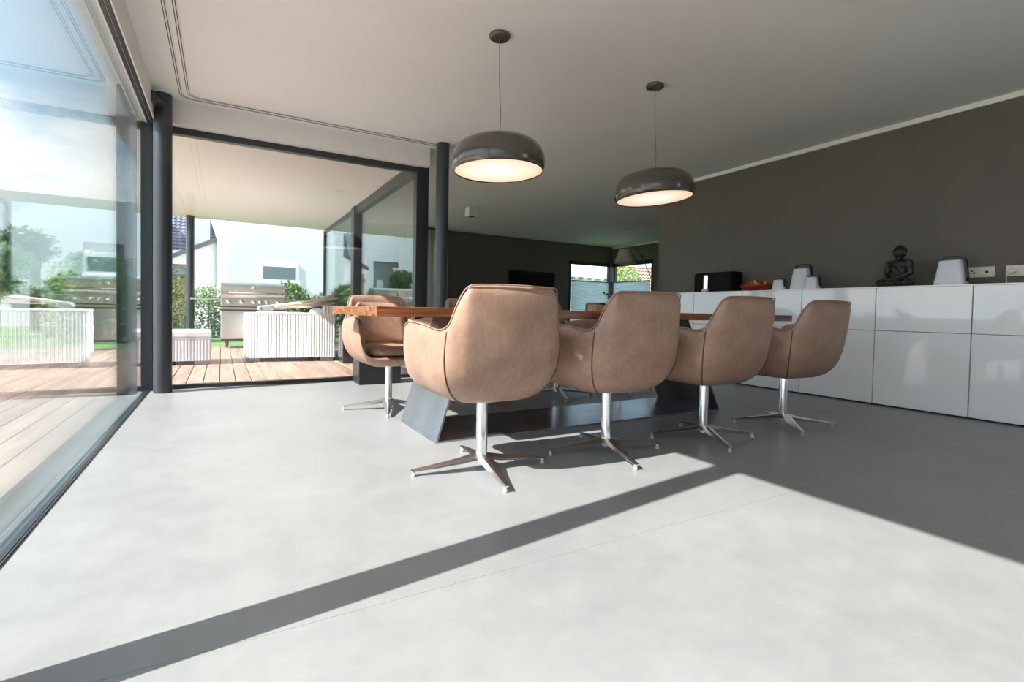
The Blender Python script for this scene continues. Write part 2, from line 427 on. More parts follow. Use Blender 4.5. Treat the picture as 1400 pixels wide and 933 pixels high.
# walls
wrt = struct_root('wall_right')
box('wall_section', (WX, -1.2, 0), (RX + .2, 5.17, CZ), M['taupe'], wrt)
box('wall_section', (WX, Y0, 2.3), (WX + .2, -1.2, CZ), M['taupe'], wrt)
box('wall_section', (WX, Y0, 0), (WX + .2, -4.8, 2.3), M['taupe'], wrt)
wbk = struct_root('wall_back')
box('wall_section', (-.61, Y0 - .2, 0), (WX + .2, Y0, CZ), M['white_paint'], wbk)
box_c = struct(box('trim_5', (WX - .018, Y0, CZ - .042), (WX, 5.17, CZ), M['cornice']))
struct(box('trim_6', (RX - .02, 5.17, CZ - .045), (RX, BY, CZ), M['cornice']))
struct(box('baseboard_right', (WX - .012, -1.2, 0), (WX, -.38, .06), M['taupe']))
# far wall of the living room, with a garden window at its left end and a corner window at its right end
wf = struct_root('wall_far')
WB = dict(y0=BY, y1=BY + .3)
def wfar(x0, x1, z0, z1): box('wall_section', (x0, BY, z0), (x1, BY + .3, z1), M['taupe'], wf)
wfar(4.0, 7.64, 0, CZ); wfar(1.93, 4.0, 2.26, CZ); wfar(7.64, RX + .3, 2.09, CZ); wfar(7.64, RX + .3, 0, .12)
wr = struct_root('wall_right_far')
box('wall_section', (RX, 5.17, 0), (RX + .3, 8.96, CZ), M['taupe'], wr)
box('wall_section', (RX, 8.96, 2.09), (RX + .3, BY, CZ), M['taupe'], wr)
box('wall_section', (RX, 8.96, 0), (RX + .3, BY, .12), M['taupe'], wr)

# ---------------------------------------------------------------- glazing
w1 = struct_root('window_1')          # long left glass
box('pane', (GX - .005, Y0, 0.01), (GX + .005, 5.33, 2.31), M['glass'], w1)
box('pane', (GX - .027, Y0, 0.01), (GX - .019, 5.33, 2.31), M['glass'], w1)
box('floor_rail', (-0.60, Y0, -0.01), (-0.546, 5.36, 0.006), M['frame'], w1)
box('floor_rail_lip', (-0.5435, Y0, -0.01), (-0.538, 5.36, 0.0055), M['frame'], w1)
box('head_edge', (-0.566, Y0, 2.296), (-0.556, 5.33, 2.304), M['rail_white'], w1)
box('head_edge', (-0.502, Y0, 2.296), (-0.494, 5.33, 2.304), M['rail_white'], w1)
box('head_track', (-0.553, Y0, 2.294), (-0.533, 5.33, 2.3015), M['frame'], w1)
box('head_track', (-0.527, Y0, 2.294), (-0.505, 5.33, 2.3015), M['frame'], w1)
box('end_post', (-0.605, 5.33, 0), (-0.517, 5.44, 2.302), M['frame'], w1, bev=.004)
w2 = struct_root('window_2')          # glass towards the terrace
box('pane', (-0.517, FY - .005, 0.02), (1.85, FY + .005, 2.30), M['glass'], w2)
box('pane', (-0.517, FY + .019, 0.02), (1.85, FY + .027, 2.30), M['glass'], w2)
box('frame_rail', (-0.517, FY - .03, -.005), (1.85, FY + .045, 0.035), M['frame'], w2)
box('frame_rail', (-0.517, FY - .03, 2.26), (1.85, FY + .045, 2.325), M['frame'], w2)
box('frame_post', (1.845, FY - .045, 0), (1.985, FY + .06, 2.335), M['frame'], w2, bev=.004)
w3 = struct_root('window_3')          # glass between living room and terrace
LX = 1.87
for dx in (0, .022):
    box('pane', (LX - .005 + dx, FY + .06, 0.02), (LX + .004 + dx, 8.22, 2.30), M['glass_green'], w3)
    box('pane', (LX - .005 + dx, 8.38, 0.02), (LX + .004 + dx, 11.15, 2.33), M['glass_green'], w3)
box('frame_rail', (LX - .03, FY + .06, 0), (LX + .04, 11.2, 0.05), M['frame'], w3)
box('frame_rail', (LX - .045, FY + .06, 2.25), (LX + .04, 8.22, 2.37), M['frame'], w3)
box('frame_rail', (LX - .03, 8.38, 2.315), (LX + .04, 11.2, 2.37), M['frame'], w3)
box('frame_post', (LX - .07, 8.20, 0), (LX + .09, 8.40, 2.37), M['frame'], w3, bev=.004)
box('frame_post', (LX + .10, 8.22, 0), (LX + .15, 8.36, 2.37), M['frame'], w3, bev=.004)
box('frame_post', (LX - .03, 11.13, 0), (LX + .06, 11.22, 2.37), M['frame'], w3)
def framed(name, x0, x1, y0, y1, z0, z1, fwid, glassmat, along):
    w = struct_root(name)
    if along == 'x':
        for a, b in (((x0, y0, z0), (x1, y1, z0 + fwid)), ((x0, y0, z1 - fwid), (x1, y1, z1)), ((x0, y0, z0), (x0 + fwid, y1, z1)), ((x1 - fwid, y0, z0), (x1, y1, z1))):
            box('frame_rail', a, b, M['frame'], w)
        yc = (y0 + y1) / 2; box('pane', (x0 + fwid, yc - .005, z0 + fwid), (x1 - fwid, yc + .005, z1 - fwid), glassmat, w)
    else:
        for a, b in (((x0, y0, z0), (x1, y1, z0 + fwid)), ((x0, y0, z1 - fwid), (x1, y1, z1)), ((x0, y0, z0), (x1, y0 + fwid, z1)), ((x0, y1 - fwid, z0), (x1, y1, z1))):
            box('frame_rail', a, b, M['frame'], w)
        xc = (x0 + x1) / 2; box('pane', (xc - .005, y0 + fwid, z0 + fwid), (xc + .005, y1 - fwid, z1 - fwid), glassmat, w)
    return w
framed('window_4', 1.95, 4.0, BY + .05, BY + .12, 0.02, 2.26, .05, M['glass'], 'x')
w5 = framed('window_5', 7.64, RX - .0, BY + .03, BY + .10, 0.12, 2.09, .09, M['glass'], 'x')
w6 = framed('window_6', RX + .03, RX + .10, 8.96, BY, 0.12, 2.09, .09, M['glass'], 'y')
box('corner_post', (RX - .07, BY - .07, .12), (RX + .12, BY + .12, 2.09), M['frame'], w6)
w7 = framed('added_fill_window', WX + .05, WX + .12, -4.8, -1.2, 0.0, 2.3, .06, M['glass'], 'y')  # unseen window, added to bring daylight to the far ceiling and right side
box('frame_rail', (WX + .05, -3.03, .06), (WX + .12, -2.97, 2.24), M['frame'], w7)
# pleated blinds
def blind(name, label, p0, p1, nrm, z0, z1):
    t = thing(name, label, 'blind', (0, 0, 0), 0, 'pleated blinds of the corner window')
    bm = bmesh.new(); p0 = Vector(p0); p1 = Vector(p1); nrm = Vector(nrm); n = 50; prev = None
    for i in range(n + 1):
        z = z0 + (z1 - z0) * i / n; o = nrm * (0.009 if i % 2 else -0.009)
        cur = [bm.verts.new((p.x + o.x, p.y + o.y, z)) for p in (p0, p1)]
        if prev: bm.faces.new((prev[0], prev[1], cur[1], cur[0]))
        prev = cur
    from_bm('pleated_fabric', bm, M['blind'], t)
    d = nrm * .016
    box('top_bar', Vector((*p0.xy, z1)) - d, Vector((*p1.xy, z1 + .022)) + d, M['frame'], t)
    box('bottom_bar', Vector((*p0.xy, z0 - .02)) - d, Vector((*p1.xy, z0)) + d, M['frame'], t)
m, t_, b_ = new_mat('translucent_pleat')
b_.inputs['Base Color'].default_value = (0.60, 0.72, 0.82, 1); b_.inputs['Roughness'].default_value = .8
b_.inputs['Transmission Weight'].default_value = 0.0
tl = N(t_, 'ShaderNodeBsdfTranslucent'); tl.inputs[0].default_value = (0.58, 0.70, 0.82, 1)
ms = N(t_, 'ShaderNodeMixShader'); ms.inputs[0].default_value = .55
t_.links.new(b_.outputs[0], ms.inputs[1]); t_.links.new(tl.outputs[0], ms.inputs[2])
t_.links.new(ms.outputs[0], t_.nodes['Material Output'].inputs[0])
M['blind'] = m
blind('pleated_blind', 'pale blue pleated blind in the left pane of the corner window', (7.735, BY + .005, 0), (8.955, BY + .005, 0), (0, 1, 0), .24, 1.57)
blind('pleated_blind', 'pale blue pleated blind in the right pane of the corner window, behind the arc lamp', (RX - .005, 9.05, 0), (RX - .005, BY - .09, 0), (1, 0, 0), .24, 1.57)

# ---------------------------------------------------------------- columns
def column(x, y, z1, label, r=.068, z0=0):
    o = lathe('round_column', [(0, 0), (r, 0), (r, z1 - z0), (0, z1 - z0)], M['column'], n=40, loc=(x, y, z0))
    autosmooth(o, 60)
    return tag(o, label, 'column', 'round steel columns along the glazing')
column(-.437, 5.215, CZ, 'thick dark grey round column in the corner where the two glass walls meet')
column(2.035, 5.09, CZ, 'slim-looking dark round column at the end of the terrace glass, left of the first pendant lamp')
column(-.437, 1.262, CZ, 'dark round column beside the left glass just outside the frame, casting the long floor shadow')
column(-.50, 10.85, 2.37, 'grey round column outside carrying the far edge of the terrace roof', .065)
# small round bracket behind the corner column
bm = bmesh.new(); add_tube(bm, [(-.497, 4.98, 2.43), (-.46, 5.10, 2.40)], .035, 16)
bk = from_bm('curtain_bracket', bm, M['column'], smooth=True)
tag(bk, 'short dark round bracket at the ceiling beside the corner column', 'bracket')

# ---------------------------------------------------------------- terrace
struct(box('terrace_roof', (-0.85, 5.50, 2.375), (1.93, 11.1, 2.68), M['soffit']))
deck = struct_root('terrace_deck')
pitch = .1425; x = LX - .035; i = 0
me_long = me_short = None
while x > -4.2:
    xc = x - pitch / 2
    y0 = 5.455 if xc > -.62 else Y0 - .5
    key = 'short' if y0 > 5 else 'long'
    src = me_short if key == 'short' else me_long
    if src is None:
        bm = bmesh.new(); add_box(bm, (-pitch/2 + .004, 0, -.028), (pitch/2 - .004, 11.05 - y0, 0), .0025)
        src = bpy.data.meshes.new('deck_board'); bm.to_mesh(src); bm.free(); src.materials.append(M['deck'])
        if key == 'short': me_short = src
        else: me_long = src
    if xc > -.62 or xc < -.70:
        link('deck_board', src, None, deck, (xc, y0, random.uniform(-.008, -.006)))
    x -= pitch; i += 1
box('deck_substructure', (-4.25, Y0 - .5, -.12), (-.66, 11.05, -.045), M['slot'], deck)
box('deck_substructure', (-.66, 5.5, -.12), (LX - .03, 11.05, -.045), M['slot'], deck)
struct(box('ground', (-80, -40, -.34), (80, 120, -.31), M['lawn']))
struct(box('bounce_ground', (-14, Y0 - 6, -.31), (-4.27, 11.05, -.06), M['bounce_ground']))  # unseen pale ground, added to keep green lawn bounce off the ceiling
struct(box('bounce_ground_front', (-4.27, Y0 - 6, -.31), (16, Y0 - .55, -.06), M['bounce_ground']))  # continues the added pale ground out of view
struct(box('lawn', (-60, 11.1, -.31), (60, 17.8, -.04), M['lawn']))

def leaves(name, blobs, n, size, m, parent=None, seed=1, upright=0.0):
    rnd = random.Random(seed); V = []; Fc = []
    wts = [b[1][0] * b[1][1] * b[1][2] for b in blobs]; tot = sum(wts)
    for (c, r), w in zip(blobs, wts):
        k = int(n * w / tot)
        for _ in range(k):
            while True:
                p = [rnd.uniform(-1, 1) for _ in range(3)]
                q = sum(a*a for a in p)
                if q <= 1 and q > rnd.random() * .55: break
            P = Vector([c[i] + r[i] * p[i] for i in range(3)])
            if P.z < -.3: continue
            d = Vector([rnd.gauss(0, 1) for _ in range(3)])
            d.z = d.z * (1 - upright) + upright * 3 * abs(d.z + .3); d.normalize()
            s = d.cross(Vector([rnd.gauss(0, 1) for _ in range(3)])).normalized()
            L = size * rnd.uniform(.6, 1.3); W = L * (.42 - .25 * upright)
            b = len(V)
            V += [P, P + d*L*.45 + s*W*.5, P + d*L, P + d*L*.45 - s*W*.5]
            Fc.append((b, b+1, b+2, b+3))
    me = bpy.data.meshes.new(name); me.from_pydata(V, [], Fc); me.update()
    o = link(name, me, m, parent)
    return o
def bush(name, label, cat, blobs, n, size, m, seed=1, upright=0.0, group=None, stem=None):
    t = thing(name, label, cat, (0, 0, 0), 0, group)
    f = leaves('foliage', blobs, n, size, m, t, seed, upright); f['kind'] = 'stuff'
    if stem:
        for s in stem: tube('trunk' if s[2] > .05 else 'stem', [s[0], s[1]], s[2], M['bark'], t, 8)
    return t
def boxblobs(x0, x1, y, z, rx, ry, rz, k):
    return [((x0 + (x1 - x0) * i / (k - 1) + random.uniform(-.1, .1), y + random.uniform(-.15, .15), z + random.uniform(-.06, .06)), (rx, ry, rz)) for i in range(k)]
bush('hedge', 'tall light green hedge left of the outside column, reaching above the ottoman', 'hedge',
     boxblobs(-2.6, -1.15, 13.2, .75, .6, .55, .95, 5), 9000, .10, M['leaf_light'], 3, stem=[((-2, 13.2, -.04), (-2, 13.2, .6), .03)])
bush('hedge', 'low dark green hedge along the lawn behind the barbecue and sofa', 'hedge',
     boxblobs(-.45, 4.9, 14.6, .37, .55, .45, .62, 10), 14000, .09, M['leaf'], 4, stem=[((1, 13.4, -.04), (1, 13.4, .4), .03)])
bush('shrub', 'bright green feathery shrub right of the barbecue lid', 'shrub',
     [((1.28, 11.9, .98), (.30, .25, .30)), ((1.2, 11.9, .3), (.2, .2, .6))], 2600, .10, M['leaf_light'], 5, .5)
bush('shrub', 'dark green shrub under the end of the folded parasol', 'shrub',
     [((2.3, 12.3, .75), (.50, .3, .45)), ((1.75, 12.3, .6), (.3, .3, .4))], 3500, .10, M['leaf'], 6, .25)
bush('shrub', 'small white-flowering shrub between outside column and barbecue', 'shrub',
     [((-.25, 12.6, .95), (.35, .25, .22))], 900, .07, M['leaf_light'], 8, .2, stem=[((-.25, 12.6, -.04), (-.25, 12.6, .9), .012)])
bush('shrub', 'small green shrub seen over the back of the leftmost chair behind the table', 'shrub',
     [((3.6, 13.1, .8), (.32, .3, .40))], 1500, .10, M['leaf_light'], 12, .3, stem=[((3.6, 13.1, -.04), (3.6, 13.1, .6), .015)])
bush('shrub', 'green shrub beside the porch, seen just left of the curtain', 'shrub',
     [((4.6, 13.3, .8), (.38, .3, .42))], 1500, .10, M['leaf_light'], 13, .3, stem=[((4.6, 13.3, -.04), (4.6, 13.3, .6), .015)])
# trees beyond the left glass
def tree(x, y, h, r, label, m, seed, n=5000, size=.35):
    rnd = random.Random(seed)
    bl = [((x + rnd.uniform(-.5, .5)*r, y + rnd.uniform(-.5, .5)*r, h - r*rnd.uniform(.5, 1.1)), (r*rnd.uniform(.5, .75),)*3) for _ in range(6)]
    bush('tree', label, 'tree', bl, n, size, m, seed, group='trees beyond the garden', stem=[((x, y, -.3), (x, y, h - r), .16)])
tree(-4.45, 15.5, 2.0, .8, 'bushy green shrub-like tree at the left edge of the left glass', M['leaf_light'], 21, 4000, .14)
for k, (x_, y_, h_, r_, lb_) in enumerate([(-8.2, 24.5, 3.0, .85, 'leftmost'), (-6.1, 25.5, 3.5, .9, 'tallest'), (-5.0, 28, 2.9, .6, 'rightmost')]):
    tree(x_, y_, h_, r_, lb_ + ' distant round tree of the row seen through the left glass', M['leaf'], 30 + k, 2500, .2)

# ---------------------------------------------------------------- houses
hs = thing('house', 'large white rendered house beyond the terrace, filling the view behind the barbecue', 'house')
HY = 18.0; HX = .126
def hw(a, b): return box('wall_panel', a, b, M['render'], hs)
hw((HX, HY, -.3), (1.05, HY + .35, 6.2)); hw((1.05, HY, 2.15), (2.19, HY + .35, 6.2)); hw((1.05, HY, -.3), (2.19, HY + .35, 1.56))
hw((2.19, HY, -.3), (4.62, HY + .35, 6.2)); hw((4.62, HY, 2.42), (6.5, HY + .35, 6.2)); hw((6.5, HY, -.3), (9.5, HY + .35, 6.2))
prism('wall_panel', [(HX, HY), (HX, HY + .35), (HX, 21.6), (-.165, 21.6)], 'z', -.3, 6.2, M['render'], hs);
prism('gable_soffit', [(-.18, 3.25), (-.16, 6.0), (-.75, 6.0), (-.45, 4.2)], 'y', 21.62, 21.7, M['render'], hs); hw((HX + .3, HY + 7.2, -.3), (9.5, HY + 7.5, 6.2))
wd = box('window_frame', (1.05, HY - .03, 1.56), (2.19, HY + .1, 2.15), M['win_white'], hs)
bm = bmesh.new(); add_box(bm, (1.13, HY - .035, 1.66), (2.10, HY - .028, 2.06)); from_bm('pane', bm, M['win_dark'], wd)
box('window_sill', (1.0, HY - .08, 1.50), (2.24, HY, 1.56), M['win_white'], hs)
box('porch_wall', (4.4, HY + 1.3, -.3), (6.7, HY + 1.4, 2.6), M['grey_door'], hs)
pd = box('entrance_door', (4.95, HY + 1.22, -.1), (5.75, HY + 1.3, 2.0), M['siding'], hs)
box('side_pane', (5.38, HY + 1.2, .1), (5.52, HY + 1.22, 1.9), M['win_dark'], pd)
prism('gable_roof', [(HY - .5, 6.2), (HY + 3.75, 9.2), (HY + 8.0, 6.2)], 'x', HX - .3, 9.8, M['tile_roof'], hs)
# garage with a sloping roof to the left of the house
gr = thing('garage', 'low white garage with a dark sloping roof edge, left of the white house', 'garage')
GY = 21.75; GXR = -.165
def zr(x): return 3.27 + (x - GXR) * (3.27 - 2.575) / (1.51 - .165)
prism('wall_panel', [(-.95, -.3), (GXR, -.3), (GXR, zr(GXR) - .12), (-.95, zr(-.95) - .12)], 'y', GY + .05, GY + .25, M['render'], gr)
prism('gable_panel', [(-1.55, zr(-1.55) - .30), (-.95, zr(-1.55) - .30), (-.95, zr(-.95) - .12), (-1.55, zr(-1.55) - .12)], 'y', GY + .05, GY + .25, M['render'], gr)
prism('verge_board', [(-1.65, zr(-1.65) - .12), (GXR, zr(GXR) - .12), (GXR, zr(GXR) + .03), (-1.65, zr(-1.65) + .03)], 'y', GY - .1, GY + .02, M['verge'], gr)
prism('roof_panel', [(-1.65, zr(-1.65) - .02), (GXR, zr(GXR) - .02), (GXR, zr(GXR) + .02), (-1.65, zr(-1.65) + .02)], 'y', GY + .02, GY + 4, M['tile_roof'], gr)

def tiled_roof(parent, x0, x1, ybase, z0, ytop, z1, nx, nz, mt, name='roof_tiles'):
    """front slope of a roof covered in single curved tiles, joined as one part"""
    V = []; Fc = []
    sl = Vector((0, ytop - ybase, z1 - z0)); up_ = sl.normalized(); nrm = Vector((0, -up_.z, up_.y))
    L = sl.length / nz; Wd = (x1 - x0) / nx
    for i in range(nx):
        for j in range(nz):
            o = Vector((x0 + i*Wd, ybase, z0)) + up_ * L * j
            b = len(V)
            for (u, v, h) in ((.06, .0, .03), (.5, .0, .075), (.94, .0, .03), (.06, .82, .01), (.5, .82, .05), (.94, .82, .01)):
                V.append(o + Vector((u*Wd, 0, 0)) + up_ * v * L + nrm * h)
            V += [o + Vector((.06*Wd, 0, 0)), o + Vector((.94*Wd, 0, 0))]
            Fc += [(b, b+1, b+4, b+3), (b+1, b+2, b+5, b+4), (b+6, b+7, b+2, b+1, b)]
    me = bpy.data.meshes.new(name); me.from_pydata(V, [], Fc); me.update()
    o = link(name, me, mt, parent); o['kind'] = 'stuff'
    return o
fh = thing('house', 'distant house with a steep dark blue-grey tiled roof, left of the outside column', 'house')
box('wall_panel', (-2.6, 30.2, -.3), (1.0, 38, 3.2), M['siding'], fh)
prism('roof_slope', [(30.0, 3.0), (34.5, 8.6), (39, 3.0), (38.8, 2.9), (34.5, 8.3), (30.2, 2.9)], 'x', -2.75, 1.2, M['tile_under'], fh)
tiled_roof(fh, -2.72, 1.1, 29.98, 3.05, 34.45, 8.6, 17, 30, M['tile_roof'])
prism('dormer', [(30.6, 3.8), (33.5, 5.9), (30.6, 5.9)], 'x', -1.55, -.55, M['render'], fh)
lb = thing('outbuilding', 'small orange brick outbuilding under the garage roof edge, beside the hedge', 'shed')
box('brick_wall', (-2.6, 26.5, -.3), (-1.25, 28, 2.85), M['brick_far'], lb)
box('band_panel', (-2.65, 26.4, 2.1), (-1.2, 26.48, 2.35), M['win_dark'], lb)
box('cornice_panel', (-2.7, 26.35, 2.85), (-1.15, 28.1, 3.15), M['render'], lb)

vh = thing('house', 'plain white house with a grey porch, mirrored in the living room glass', 'house')
for a, b in (((-9.6, 30, -.3), (-5.53, 30.3, 5.6)), ((-5.53, 30, 3.6), (-4.0, 30.3, 5.6)), ((-4.0, 30, -.3), (-3.1, 30.3, 5.6)), ((-9.6, 30.3, -.3), (-3.1, 36, 5.6))):
    box('wall_panel', a, b, M['render'], vh)
box('porch_panel', (-5.53, 30.2, -.3), (-4.0, 30.28, 3.6), M['grey_door'], vh)
box('entrance_door', (-4.6, 30.12, -.3), (-4.25, 30.2, 2.5), M['siding'], vh)
prism('awning', [(30.15, 3.3), (29.9, 3.2), (29.5, 2.6), (30.15, 2.7)], 'x', -5.5, -5.15, M['tile_red'], vh)

# beyond the corner window
nb = thing('house', 'pale sided neighbouring house with a row of eaves brackets, behind the left blind', 'house')
for k in range(9): box('siding_board', (10.2, 15.0, -.3 + k*.26), (12.75, 15.10, -.06 + k*.26), M['siding'], nb)
box('wall_panel', (10.2, 15.1, -.3), (12.75, 18, 2.1), M['siding'], nb)
box('gutter', (10.0, 14.72, 2.10), (12.85, 14.84, 2.17), M['win_white'], nb)
for k in range(7): box('eaves_bracket', (10.2 + k*.4, 14.75, 1.99), (10.27 + k*.4, 15.0, 2.07), M['foot_grey'], nb)
for k in range(5): box('roof_board', (9.9, 14.8 + k*.32, 2.16 + k*.10), (12.85, 15.05 + k*.32, 2.25 + k*.10), M['siding'], nb)
bush('tree', 'leafy green tree outside the right pane of the corner window', 'tree',
     [((14.75, 16.2, 1.95), (.75, .75, .85)), ((15.2, 16.8, 1.2), (.7, .7, .9))], 4500, .14, M['leaf_light'], 41, stem=[((15, 16.4, -.3), (15, 16.4, 1.5), .09)])
rh = thing('house', 'house with a faded red tiled roof outside the corner window, right of the tree', 'house')
box('wall_panel', (19.0, 19.2, -.3), (26, 24, 1.2), M['render'], rh)
prism('roof_slope', [(19.1, 1.15), (21.6, 3.5), (24.2, 1.15), (24.2, 1.05), (19.1, 1.05)], 'x', 18.9, 26.2, M['tile_red'], rh)
tiled_roof(rh, 18.9, 26.2, 19.08, 1.2, 21.6, 3.55, 36, 12, M['tile_red'])

# ================================================================ dining chairs
def catmull(P, per):
    out = []
    n = len(P)
    for i in range(n - 1):
        p0 = P[max(i-1, 0)]; p1 = P[i]; p2 = P[i+1]; p3 = P[min(i+2, n-1)]
        for k in range(per):
            t = k / per
            out.append(tuple(0.5*((2*b) + (-a + c)*t + (2*a - 5*b + 4*c - d)*t*t + (-a + 3*b - 3*c + d)*t**3) for a, b, c, d in zip(p0, p1, p2, p3)))
    out.append(P[-1]); return out
# (rim x, y, z, belly x, y, z): from the middle of the seat front round to the middle of the back
CTRL = [
 (0.000, 0.290, 0.402,  0.000, 0.275, 0.352),
 (0.100, 0.290, 0.402,  0.095, 0.275, 0.352),
 (0.190, 0.288, 0.405,  0.185, 0.272, 0.354),
 (0.250, 0.285, 0.425,  0.240, 0.270, 0.365),
 (0.290, 0.280, 0.480,  0.280, 0.262, 0.395),
 (0.306, 0.268, 0.580,  0.305, 0.240, 0.430),
 (0.312, 0.240, 0.665,  0.318, 0.205, 0.450),
 (0.315, 0.180, 0.692,  0.328, 0.130, 0.460),
 (0.316, 0.060, 0.692,  0.332, 0.040, 0.465),
 (0.314, -.050, 0.686,  0.330, -.050, 0.465),
 (0.306, -.125, 0.677,  0.324, -.125, 0.465),
 (0.285, -.188, 0.667,  0.311, -.187, 0.465),
 (0.262, -.232, 0.690,  0.292, -.228, 0.465),
 (0.245, -.260, 0.755,  0.268, -.250, 0.465),
 (0.224, -.291, 0.820,  0.240, -.263, 0.465),
 (0.200, -.316, 0.848,  0.205, -.271, 0.465),
 (0.148, -.325, 0.853,  0.150, -.275, 0.465),
 (0.075, -.332, 0.855,  0.075, -.282, 0.465),
 (0.000, -.334, 0.856,  0.000, -.285, 0.465)]
half = catmull(CTRL, 3)
def mirror(c): return (-c[0], c[1], c[2], -c[3], c[4], c[5])
loop = half + [mirror(c) for c in half[-2:0:-1]]
NV = 13
def prof_pt(c, t):
    R = Vector(c[:3]); B = Vector(c[3:])
    P3 = R; P2 = Vector((B.x * 1.03, B.y * 1.03, B.z + .02)); P1 = Vector((B.x*.86, B.y*.88, .326)); P0 = Vector((B.x*.22, B.y*.22, .334))
    a = (1-t)
    return P0*a**3 + P1*3*a*a*t + P2*3*a*t*t + P3*t**3
def make_chair():
    t = thing('dining_chair', '', 'chair')
    V = []; Fc = []; n = len(loop)
    for j in range(NV):
        tt = j / (NV - 1)
        for c in loop: V.append(prof_pt(c, tt))
    for j in range(NV - 1):
        for i in range(n):
            i2 = (i + 1) % n
            Fc.append((j*n + i2, j*n + i, (j+1)*n + i, (j+1)*n + i2))
    V.append(Vector((0, 0, .335))); cidx = len(V) - 1
    for i in range(n): Fc.append((cidx, i, (i + 1) % n))
    me = bpy.data.meshes.new('bucket_shell'); me.from_pydata(V, [], Fc); me.update()
    bm = bmesh.new(); bm.from_mesh(me); bmesh.ops.recalc_face_normals(bm, faces=bm.faces)
    # make sure the normals point outwards (down at the bottom)
    bm.faces.ensure_lookup_table()
    f = min(bm.faces, key=lambda f: f.calc_center_median().z)
    if f.normal.z > 0: bmesh.ops.reverse_faces(bm, faces=bm.faces)
    bm.to_mesh(me); bm.free()
    sh = link('bucket_shell', me, M['leather'], t, smooth=True)
    so = sh.modifiers.new('thickness', 'SOLIDIFY'); so.thickness = .040; so.offset = -1
    sb = sh.modifiers.new('soft', 'SUBSURF'); sb.levels = 1; sb.render_levels = 1
    # rim piping
    pts = []
    for c in loop:
        p = Vector(c[:3]); r_ = Vector((p.x, p.y, 0)); r_ = r_.normalized() if r_.length else r_
        pts.append(p - r_ * .006 + Vector((0, 0, -.0015)))
    tube('rim_piping', pts, .0032, M['leather'], sh, 6, closed=True)
    # dark seams between back and sides
    for s in (1, -1):
        c = half[12*3]; c = c if s == 1 else mirror(c); P = []
        for k in range(24):
            q = prof_pt(c, .12 + .83 * k / 23); o_ = Vector((q.x, q.y - .0, 0)).normalized()
            if k > 17: o_ = o_ * 1.0
            P.append(q + o_ * .0005)
        tube('seam', P, .0032, M['seam'], sh, 6)
    # seat cushion
    bm = bmesh.new()
    prof = [(0, .415), (.80, .415), (.95, .425), (1.0, .445), (.97, .465), (.88, .478), (.6, .484), (.3, .486), (0, .487)]
    rings = []; NC = 40
    for r_, z in prof:
        if r_ == 0: rings.append([bm.verts.new((0, .035, z))]); continue
        ring = []
        for k in range(NC):
            a = 2*pi*k/NC; ca, sa = cos(a), sin(a); e_ = .5
            px = .238 * abs(ca)**e_ * (1 if ca > 0 else -1); py = .225 * abs(sa)**e_ * (1 if sa > 0 else -1)
            if sa > 0: py *= 1.07
            ring.append(bm.verts.new((px * r_, .035 + py * r_, z)))
        rings.append(ring)
    for A, B in zip(rings, rings[1:]):
        for k in range(NC):
            k2 = (k + 1) % NC
            if len(A) == 1: bm.faces.new((A[0], B[k2], B[k]))
            elif len(B) == 1: bm.faces.new((A[k], A[k2], B[0]))
            else: bm.faces.new((A[k], A[k2], B[k2], B[k]))
    bmesh.ops.recalc_face_normals(bm, faces=bm.faces)
    from_bm('seat_cushion', bm, M['leather'], t, smooth=True)
    # back cushion
    bm = bmesh.new(); nx, nz = 10, 9; G = []
    for side in (0, 1):
        g = []
        for j in range(nz):
            v = j / (nz - 1); z = .475 + v * .325; row = []
            for i in range(nx):
                u = -1 + 2*i/(nx - 1); w = .225 - .035*v
                edge = max(abs(u), abs(2*v - 1)); th = .024 * (1 - edge**5)
                y = -.238 + .050*abs(u)**2.5 - .048*v**1.3
                if side: y += .008 + th
                row.append(bm.verts.new((u*w*(1 - .12*abs(2*v - 1)**6), y, z)))
            g.append(row)
        G.append(g)
    for side in (0, 1):
        for j in range(nz - 1):
            for i in range(nx - 1):
                q = (G[side][j][i], G[side][j][i+1], G[side][j+1][i+1], G[side][j+1][i]); bm.faces.new(q if side == 0 else q[::-1])
    per = [(0, i) for i in range(nx)] + [(j, nx-1) for j in range(1, nz)] + [(nz-1, i) for i in range(nx-2, -1, -1)] + [(j, 0) for j in range(nz-2, 0, -1)]
    for a, b in zip(per, per[1:] + per[:1]):
        bm.faces.new((G[0][a[0]][a[1]], G[0][b[0]][b[1]], G[1][b[0]][b[1]], G[1][a[0]][a[1]]))
    bmesh.ops.recalc_face_normals(bm, faces=bm.faces)
    from_bm('back_cushion', bm, M['leather'], t, smooth=True)
    # base
    base = lathe('pole', [(0, .035), (.026, .035), (.0265, .05), (.0265, .318), (.0265, .325), (.075, .327), (.085, .331), (.085, .345), (0, .345)], M['chrome'], t, 28)
    autosmooth(base, 35)
    lm = None
